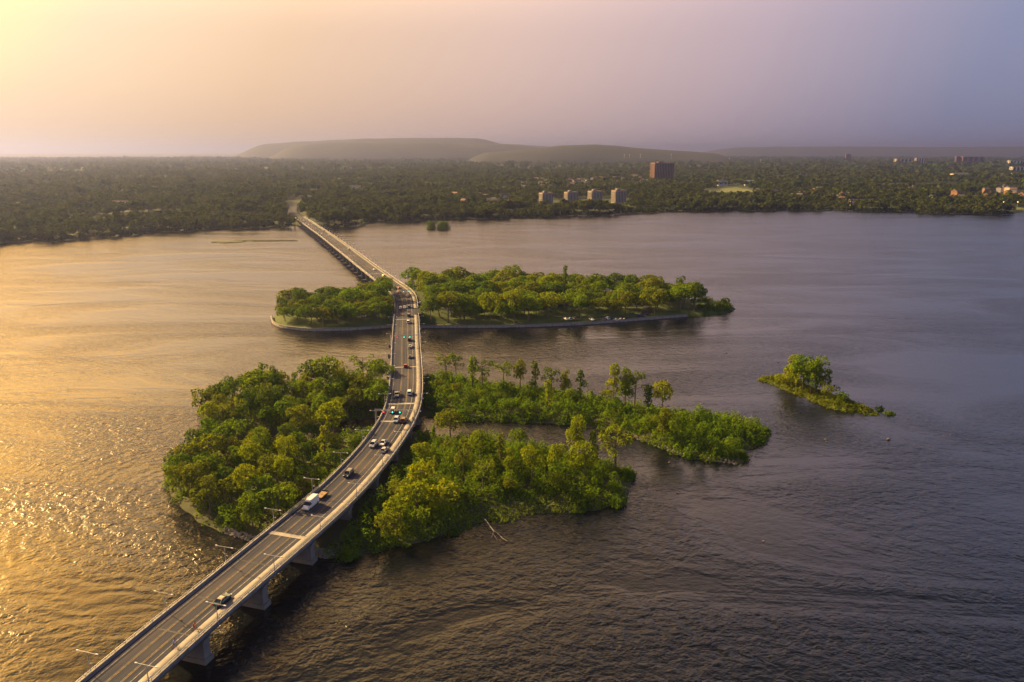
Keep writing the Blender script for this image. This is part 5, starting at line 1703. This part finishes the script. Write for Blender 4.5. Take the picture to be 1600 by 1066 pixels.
log([(758, 812, .9), (763, 818, .8), (767, 824, .5), (771, 829, .25), (770, 834, .1)], .19, .10, 'pale forked dead trunk lying from the grassy bank into the water', [[(771, 829, .25), (778, 834, .3), (785, 841, .3), (793, 846, .1)], [(770, 834, .1), (768, 840, .3)], [(771, 835, .15), (776, 843, .3)]])
log([(852, 797, .5), (857, 791, .7), (864, 786, .9), (870, 783, 1.2)], .24, .12, 'bleached fallen log on the marsh grass bank', [[(862, 788, .8), (869, 790, .9)]])
log([(694, 823, .6), (703, 830, .3)], .14, .07, 'short bare branch drooping over the waterline')


def rock(px, py, r_, label):
    x, y, _ = P(px, py, 0)
    mb = MB(); r_ *= .7
    stone(mb, (0, 0, r_ * .05), r_, rg)
    o = mb.build('rock', M['stone_wet'])
    o.location = (x, y, 0)
    tag(o, label, 'rock')


for px, py, r_, lab in ((1388, 687, 1.1, 'dark rock standing in the open river south of the lone island'), (1290, 687.5, .9, 'low wet rock south-west of the lone island'), (1291, 690, .5, 'small rock just below the low wet one'),
                        (991, 757, .6, 'dark stump-like rock off the east end of the near island'), (1058, 771, .5, 'small lone rock out from the near island'), (1193, 846, .5, 'small rock breaking the surface in the lower river'),
                        (1046, 723, .6, 'pale rock in the channel mouth'), (1082, 735, .5, 'small rock below the eastern point'), (1176, 742, .45, 'tiny rock south of the eastern point'),
                        (1135, 552, .8, 'rock in the riffle north of the eastern point'), (1216, 566, .7, 'rock in the riffle beside the lone island')):
    rock(px, py, r_, lab)
# low mud bars near the far western shore
for px, py, w_, l_, lab in ((357, 378.3, 14, 26, 'dark low mud bar off the far western shore, the compact one'), (415, 376.2, 8, 52, 'long thin dark mud bar beside the compact one')):
    x, y, _ = P(px, py, 0)
    n = 20
    mb = MB()
    out = [(l_ * math.cos(2 * math.pi * q_ / n) * rg.uniform(.8, 1.1), w_ * math.sin(2 * math.pi * q_ / n) * rg.uniform(.7, 1.1)) for q_ in range(n)]
    mb.prism(out, -.8, .8, .75)
    o = mb.build('mud_bar', M['soil']); o.location = (x, y, 0)
    tag(o, lab, 'mud bar')

# ------------------------------------------------------------------ approach road on the far bank
def land_ribbon(name, pts_px, w, label, z0=3.0, lift=.5, mat='asphalt', zs=None):
    A = resample(poly(pts_px, z0), 6.0)
    A[2:-2] = np.stack([smooth1(A[:, 0], 2), smooth1(A[:, 1], 2)], 1)[2:-2]
    tg = np.gradient(A, axis=0); tg /= np.linalg.norm(tg, axis=1, keepdims=True)
    nr = np.stack([tg[:, 1], -tg[:, 0]], 1)
    n = len(A)
    pts = np.concatenate([A - nr * w / 2, A + nr * w / 2])
    z = np.interp(np.linspace(0, 1, n), np.linspace(0, 1, len(zs)), zs) if zs else land_z(A[:, 0], A[:, 1]) + lift
    i = np.arange(n - 1)
    U = np.r_[np.c_[np.arange(n) * 6.0, np.zeros(n)], np.c_[np.arange(n) * 6.0, np.full(n, w)]]
    o = obj_np(name, np.c_[pts, np.r_[z, z]], np.stack([i, i + n, i + n + 1, i + 1], 1), M[mat], uv=U)
    tag(o, label, None, None, 'structure')


xe, ye, ae = br(S_END - 6)
# the road runs on from the bridge end, curving right into the woods
land_pts = [(467, 341.5), (462, 337), (458.5, 333), (456.5, 329), (457.5, 325.5), (464, 322.5), (474, 320.2), (484, 319)]
land_ribbon('approach_road', land_pts, 14.0, 'road curving off the far bridge end into the woods', z0=7.5, zs=[7.45, 7.4, 7.6, 8.2, 8.8, 9.4, 9.9])
land_ribbon('approach_road', [(455, 329), (452, 324), (453, 319)], 8.0, 'side road going straight on beyond the far bridge end', z0=8.5, zs=[8.3, 8.9, 9.5])
land_ribbon('shore_road', [(575, 315.5), (590, 315), (610, 314.6), (625, 315), (638, 313.5)], 16.0, 'pale road glimpsed in the far woods east of the bridge', z0=6, lift=2.0, mat='concrete_pale')

# ------------------------------------------------------------------ far buildings
def face_to(px, base_y, z):
    x, y, _ = P(px, base_y, z)
    return x, y


def facade_block(name, x, y, z, w, d, h, rz, floors, bays, mats, label, group=None, balconies=True, roofbox=True):
    """block with window ribbons and balcony columns; w along local x (the face looking at -y), d deep"""
    o = empty(name, (x, y, z), rz)
    tag(o, label, 'apartment building' if balconies else 'building', group)
    MB().box((0, 0, h / 2 - 4), (w, d, h + 8)).build('wall', M[mats[0]], o)
    rf = MB().box((0, 0, h + .45), (w + .5, d + .5, .9)).build('roof', M[mats[1]], o)
    if roofbox:
        MB().box((-w * .12, 0, h + 2.4), (w * .28, d * .4, 3.0)).build('plant_room', M[mats[2]], rf)
    fh = h / floors
    for face in range(4):
        ln = w if face % 2 == 0 else d
        nb = bays if face % 2 == 0 else max(2, int(bays * d / w))
        for b in range(nb):
            u = (b + .5) / nb * ln - ln / 2
            off = (d if face % 2 == 0 else w) / 2
            a_ = face * math.pi / 2
            ca, sa = math.cos(a_), math.sin(a_)
            lx, ly = u, -off - .02
            MB().box((lx * ca - ly * sa, lx * sa + ly * ca, h * .5), (ln / nb * .52, .14, h * .90), a_).build('window_bay', M['window'], o)
        if balconies:
            for f_ in range(floors):
                lx, ly = 0, -off - .45
                MB().box((lx * ca - ly * sa, lx * sa + ly * ca, (f_ + .22) * fh), (ln * .86, .9, fh * .36), a_).build('balcony', M[mats[2]], o)
    return o


SUNSIDE = math.radians(-22)
for i, (px, yb, yt, wd) in enumerate(((853, 318, 302, 24), (892, 317.5, 301, 24), (929.5, 316.5, 299.5, 25), (966.5, 316, 298.5, 25.5))):
    x, y = face_to(px, yb, 5)
    hpx = (yb - yt)
    sc = math.hypot(x, y) / FPX
    lab = ['westernmost of the four pale apartment blocks on the far shore', 'second apartment block from the west, reddish in the sun', 'third apartment block from the west on the far shore', 'easternmost and largest of the four apartment blocks'][i]
    facade_block('apartment_block', x, y, 5, wd * sc * .74, wd * sc * .52, hpx * sc * 1.0, math.radians(24), 7, 7, ('cream', 'roof_brown', 'concrete'), lab, 'four apartment blocks on the far shore')
x, y = face_to(1033.5, 283, 14)
sc = math.hypot(x, y) / FPX
facade_block('tower_block', x, y, 14, 33 * sc, 13 * sc, 26.5 * sc, math.radians(21), 16, 12, ('brown_panel', 'roof_brown', 'brown_panel'), 'large dark brown slab tower rising above the far woods', None, False, True)

def gable(name, x, y, z, w, d, h, rh, rz, wall, roof, label, cat='house', group=None, windows=True):
    o = empty(name, (x, y, z), rz)
    tag(o, label, cat, group)
    MB().box((0, 0, h / 2 - 1.5), (w, d, h + 3)).build('wall', M[wall], o)
    a, b = w / 2 + .4, d / 2 + .5
    MB().add([(-a, -b, h), (a, -b, h), (a, b, h), (-a, b, h), (-a, 0, h + rh), (a, 0, h + rh)], [(0, 1, 5, 4), (2, 3, 4, 5), (0, 4, 3), (1, 2, 5), (3, 2, 1, 0)]).build('roof', M[roof], o)
    if windows:
        for u in (-.28, .28):
            MB().box((u * w, -d / 2 - .03, h * .55), (w * .18, .12, h * .34)).build('window', M['window'], o)
    return o


# manor with dormers on the west bank
x, y = face_to(192, 326, 6)
sc = math.hypot(x, y) / FPX
o = gable('manor_house', x, y, 7, 27 * sc, 11, 8, 5, math.radians(-8), 'cream', 'roof_pink', 'long pinkish manor with dormer windows in the western woods', windows=False)
for k in range(6):
    u = (k - 2.5) / 6 * 26 * sc
    MB().box((u, -5.55, 3.6), (1.8, .12, 2.6)).build('window', M['window'], o)
    dm = MB().box((u, -4.6, 9.3), (2.0, 2.6, 2.0)).build('dormer', M['cream'], o)
    MB().box((u, -5.95, 9.3), (1.2, .1, 1.3)).build('pane', M['window'], dm)
for px, yb, wpx, dm_, h, rz, wall, roof, lab, cat in (
        (556, 300.5, 17, 14, 7, .1, 'white_wall', 'roof_grey', 'white house with grey roof in the woods beyond the bridge end', 'house'),
        (567, 300.5, 8, 12, 5, -.2, 'white_wall', 'roof_grey', 'small white outbuilding beside the white house beyond the bridge', 'house'),
        (1128, 291, 14, 14, 8, .15, 'white_wall', 'roof_grey', 'white pavilion above the green slope on the far shore', 'house'),
        (1171, 290.5, 15, 14, 6, .0, 'white_wall', 'roof_blue', 'long building with pale blue roof right of the white pavilion', 'building'),
        (1208, 309, 13, 14, 12, .3, 'grey_wall', 'roof_grey', 'grey four-storey block by the far right shore', 'building'),
        (1316, 311, 5, 12, 10, .4, 'cream', 'roof_brown', 'orange-lit house left of the row of townhouses', 'house'),
        (1447, 309, 5, 12, 11, .5, 'brick', 'roof_brown', 'orange brick house behind the far right woods', 'house'),
        (1492, 312, 7, 14, 14, .4, 'brick', 'roof_brown', 'largest orange-lit brick building near the far right shore', 'building'),
        (1498, 279.5, 22, 22, 8, .1, 'white_wall', 'roof_grey', 'white flat building far off on the right', 'building'),
        (1578, 302, 12, 14, 9, .3, 'cream', 'roof_grey', 'cream house near the right edge', 'house'),
        (1597, 314, 6, 14, 12, .3, 'brick', 'roof_brown', 'orange house at the very right edge of the shore', 'house')):
    x, y = face_to(px, yb, 9)
    sc = math.hypot(x, y) / FPX
    gable('house', x, y, float(land_z(np.array([x]), np.array([y]))[0]) + 1.0, wpx * sc, dm_, h + 4, 4, rz, wall, roof, lab, cat)
# white sports hall and masts by the hill
for px, yb, wpx, h, lab in ((980, 255.5, 11, 14, 'white hall below the wooded hill'), (1001, 256, 16, 12, 'long white hall right of the first one below the hill')):
    x, y = face_to(px, yb + 1.5, 14); sc = math.hypot(x, y) / FPX
    gable('hall', x, y, 16, wpx * sc, 40, h + 8, 6, .05, 'white_wall', 'white_wall', lab, 'building', windows=False)
for px, yb, yt in ((975, 258, 241), (983, 258, 241), (1000, 258, 241), (1048, 258, 241), (1139, 257, 247), (1188, 258, 249)):
    x, y = face_to(px, yb, 14)
    h = CAM_H + ((-(yt - 533) / FPX) * CP - SP) / ((-(yt - 533) / FPX) * SP + CP) * y - 14
    mb = MB().tube((0, 0, -5), (0, 0, h), .9, .5, 5).box((0, 0, h - 3), (3, 3, 4))
    o = mb.build('radio_mast', M['steel']); o.location = (x, y, 14)
    tag(o, 'thin pale mast above the far woods near the white halls' if px < 1100 else 'thin pale mast in the distant woods on the right', 'mast', 'thin masts near the white halls' if px < 1100 else 'thin masts in the eastern woods')
# distant brick tower group on the eastern horizon
for px, yb, yt, wpx, wall, lab in ((1494.5, 255, 247, 5, 'brick', 'distant orange-lit tower on the eastern horizon'), (1516, 255, 247.5, 30, 'brown_panel', 'long dark brown block beside the distant orange tower'), (1437, 255, 249, 14, 'cream', 'pale low block on the eastern horizon left of the towers'),
                                   (1410, 255, 250, 22, 'cream', 'wide pale building farthest left of the eastern horizon group'), (1324, 252, 243, 7, 'brown_panel', 'small dark tower on the horizon'), (1585, 257, 253, 18, 'white_wall', 'white building on the horizon near the right edge'), (1590, 268, 263, 20, 'white_wall', 'white low building near the right edge below the horizon')):
    x, y = face_to(px, yb + 3, 14); sc = math.hypot(x, y) / FPX
    facade_block('far_building', x, y, 14, wpx * sc, max(12, wpx * sc * .3), (yb - yt + 3) * sc, .1, 5, 4, (wall, 'roof_grey', wall), lab, None, False, False)

# houses scattered among the trees
HG = [((800, 900), (284, 299), 26, 'behind the westernmost apartment blocks'), ((900, 1010), (278, 294), 26, 'between the apartment blocks and the brown tower'), ((700, 830), (306, 320), 16, 'in the shore woods west of the apartment blocks'),
      ((1215, 1330), (300, 318), 22, 'in the far right shore woods left of the townhouses'), ((1400, 1590), (297, 315), 38, 'in the far right shore woods right of the townhouses'), ((1560, 1600), (262, 285), 6, 'high in the woods by the right edge')]
hp = {}
for (xa, xb), (ya, yb), n, where in HG:
    for _ in range(n):
        px, py = rnd.uniform(xa, xb), rnd.uniform(ya, yb)
        x, y = face_to(px, py, 9)
        z = float(land_z(np.array([x]), np.array([y]))[0])
        wall, roof = rnd.choice(['white_wall', 'cream', 'grey_wall', 'brick', 'grey_wall', 'brick']), rnd.choice(['roof_grey', 'roof_brown', 'roof_pink', 'roof_grey'])
        lab = f'small {dict(white_wall="white", cream="cream", brick="brick", grey_wall="grey")[wall]} house with {dict(roof_grey="grey", roof_brown="brown", roof_pink="pinkish")[roof]} roof {where}'
        gable('house', x, y, z + 4.5, rnd.uniform(9, 15), rnd.uniform(8, 11), rnd.uniform(6, 8.5), 3.2, rnd.uniform(-.7, .7), wall, roof, lab, 'house', lab, windows=False)
# townhouses in a row by the shore
for k in range(9):
    x, y = face_to(1330 + k * 5.6, 319.5, 6)
    gable('townhouse', x, y, 4.5, 8.5, 10, 8, 4, .12, 'cream' if k % 2 else 'white_wall', 'roof_brown', f'pinkish-brown roofed townhouse in the shore row, {ORD[k]} from the west', 'house', 'row of townhouses on the far shore')
# two lit lamps on the open bank at the right
for px, lab in ((1567, 'yellow-lit lamp on the open grassy bank, the western one'), (1589, 'yellow-lit lamp on the open grassy bank, the eastern one')):
    x, y = face_to(px, 325, 4)
    o = empty('bank_lamp', (x, y, 4)); tag(o, lab, 'street lamp')
    MB().tube((0, 0, -2), (0, 0, 10), .2, .14, 6).build('pole', M['steel'], o)
    if 'lamp_glow' not in M: M['lamp_glow'] = emit('lamp_glow', (1, .75, .25), 1.0)
    MB().prism([(.9 * math.cos(q_ * .785), .9 * math.sin(q_ * .785)) for q_ in range(8)], 10, 11.2, .7).build('lamp_shade', M['lamp_glow'], o)

# ------------------------------------------------------------------ look-alikes in small groups get their place in the row
by_label = {}
for o in scene.objects:
    if o.get("category") and o.parent is None:
        by_label.setdefault(o["label"], []).append(o)
for lab, os_ in by_label.items():
    if 1 < len(os_) <= 25 and len(lab.split()) <= 13:
        os_.sort(key=lambda o: o.location.x / o.location.y)
        for i, o in enumerate(os_):
            o["label"] = f"{lab}, {ORD[i]} from west"
for o in scene.objects:
    if o.get("label") and len(o["label"].split()) > 16: print("LONG", o["label"])
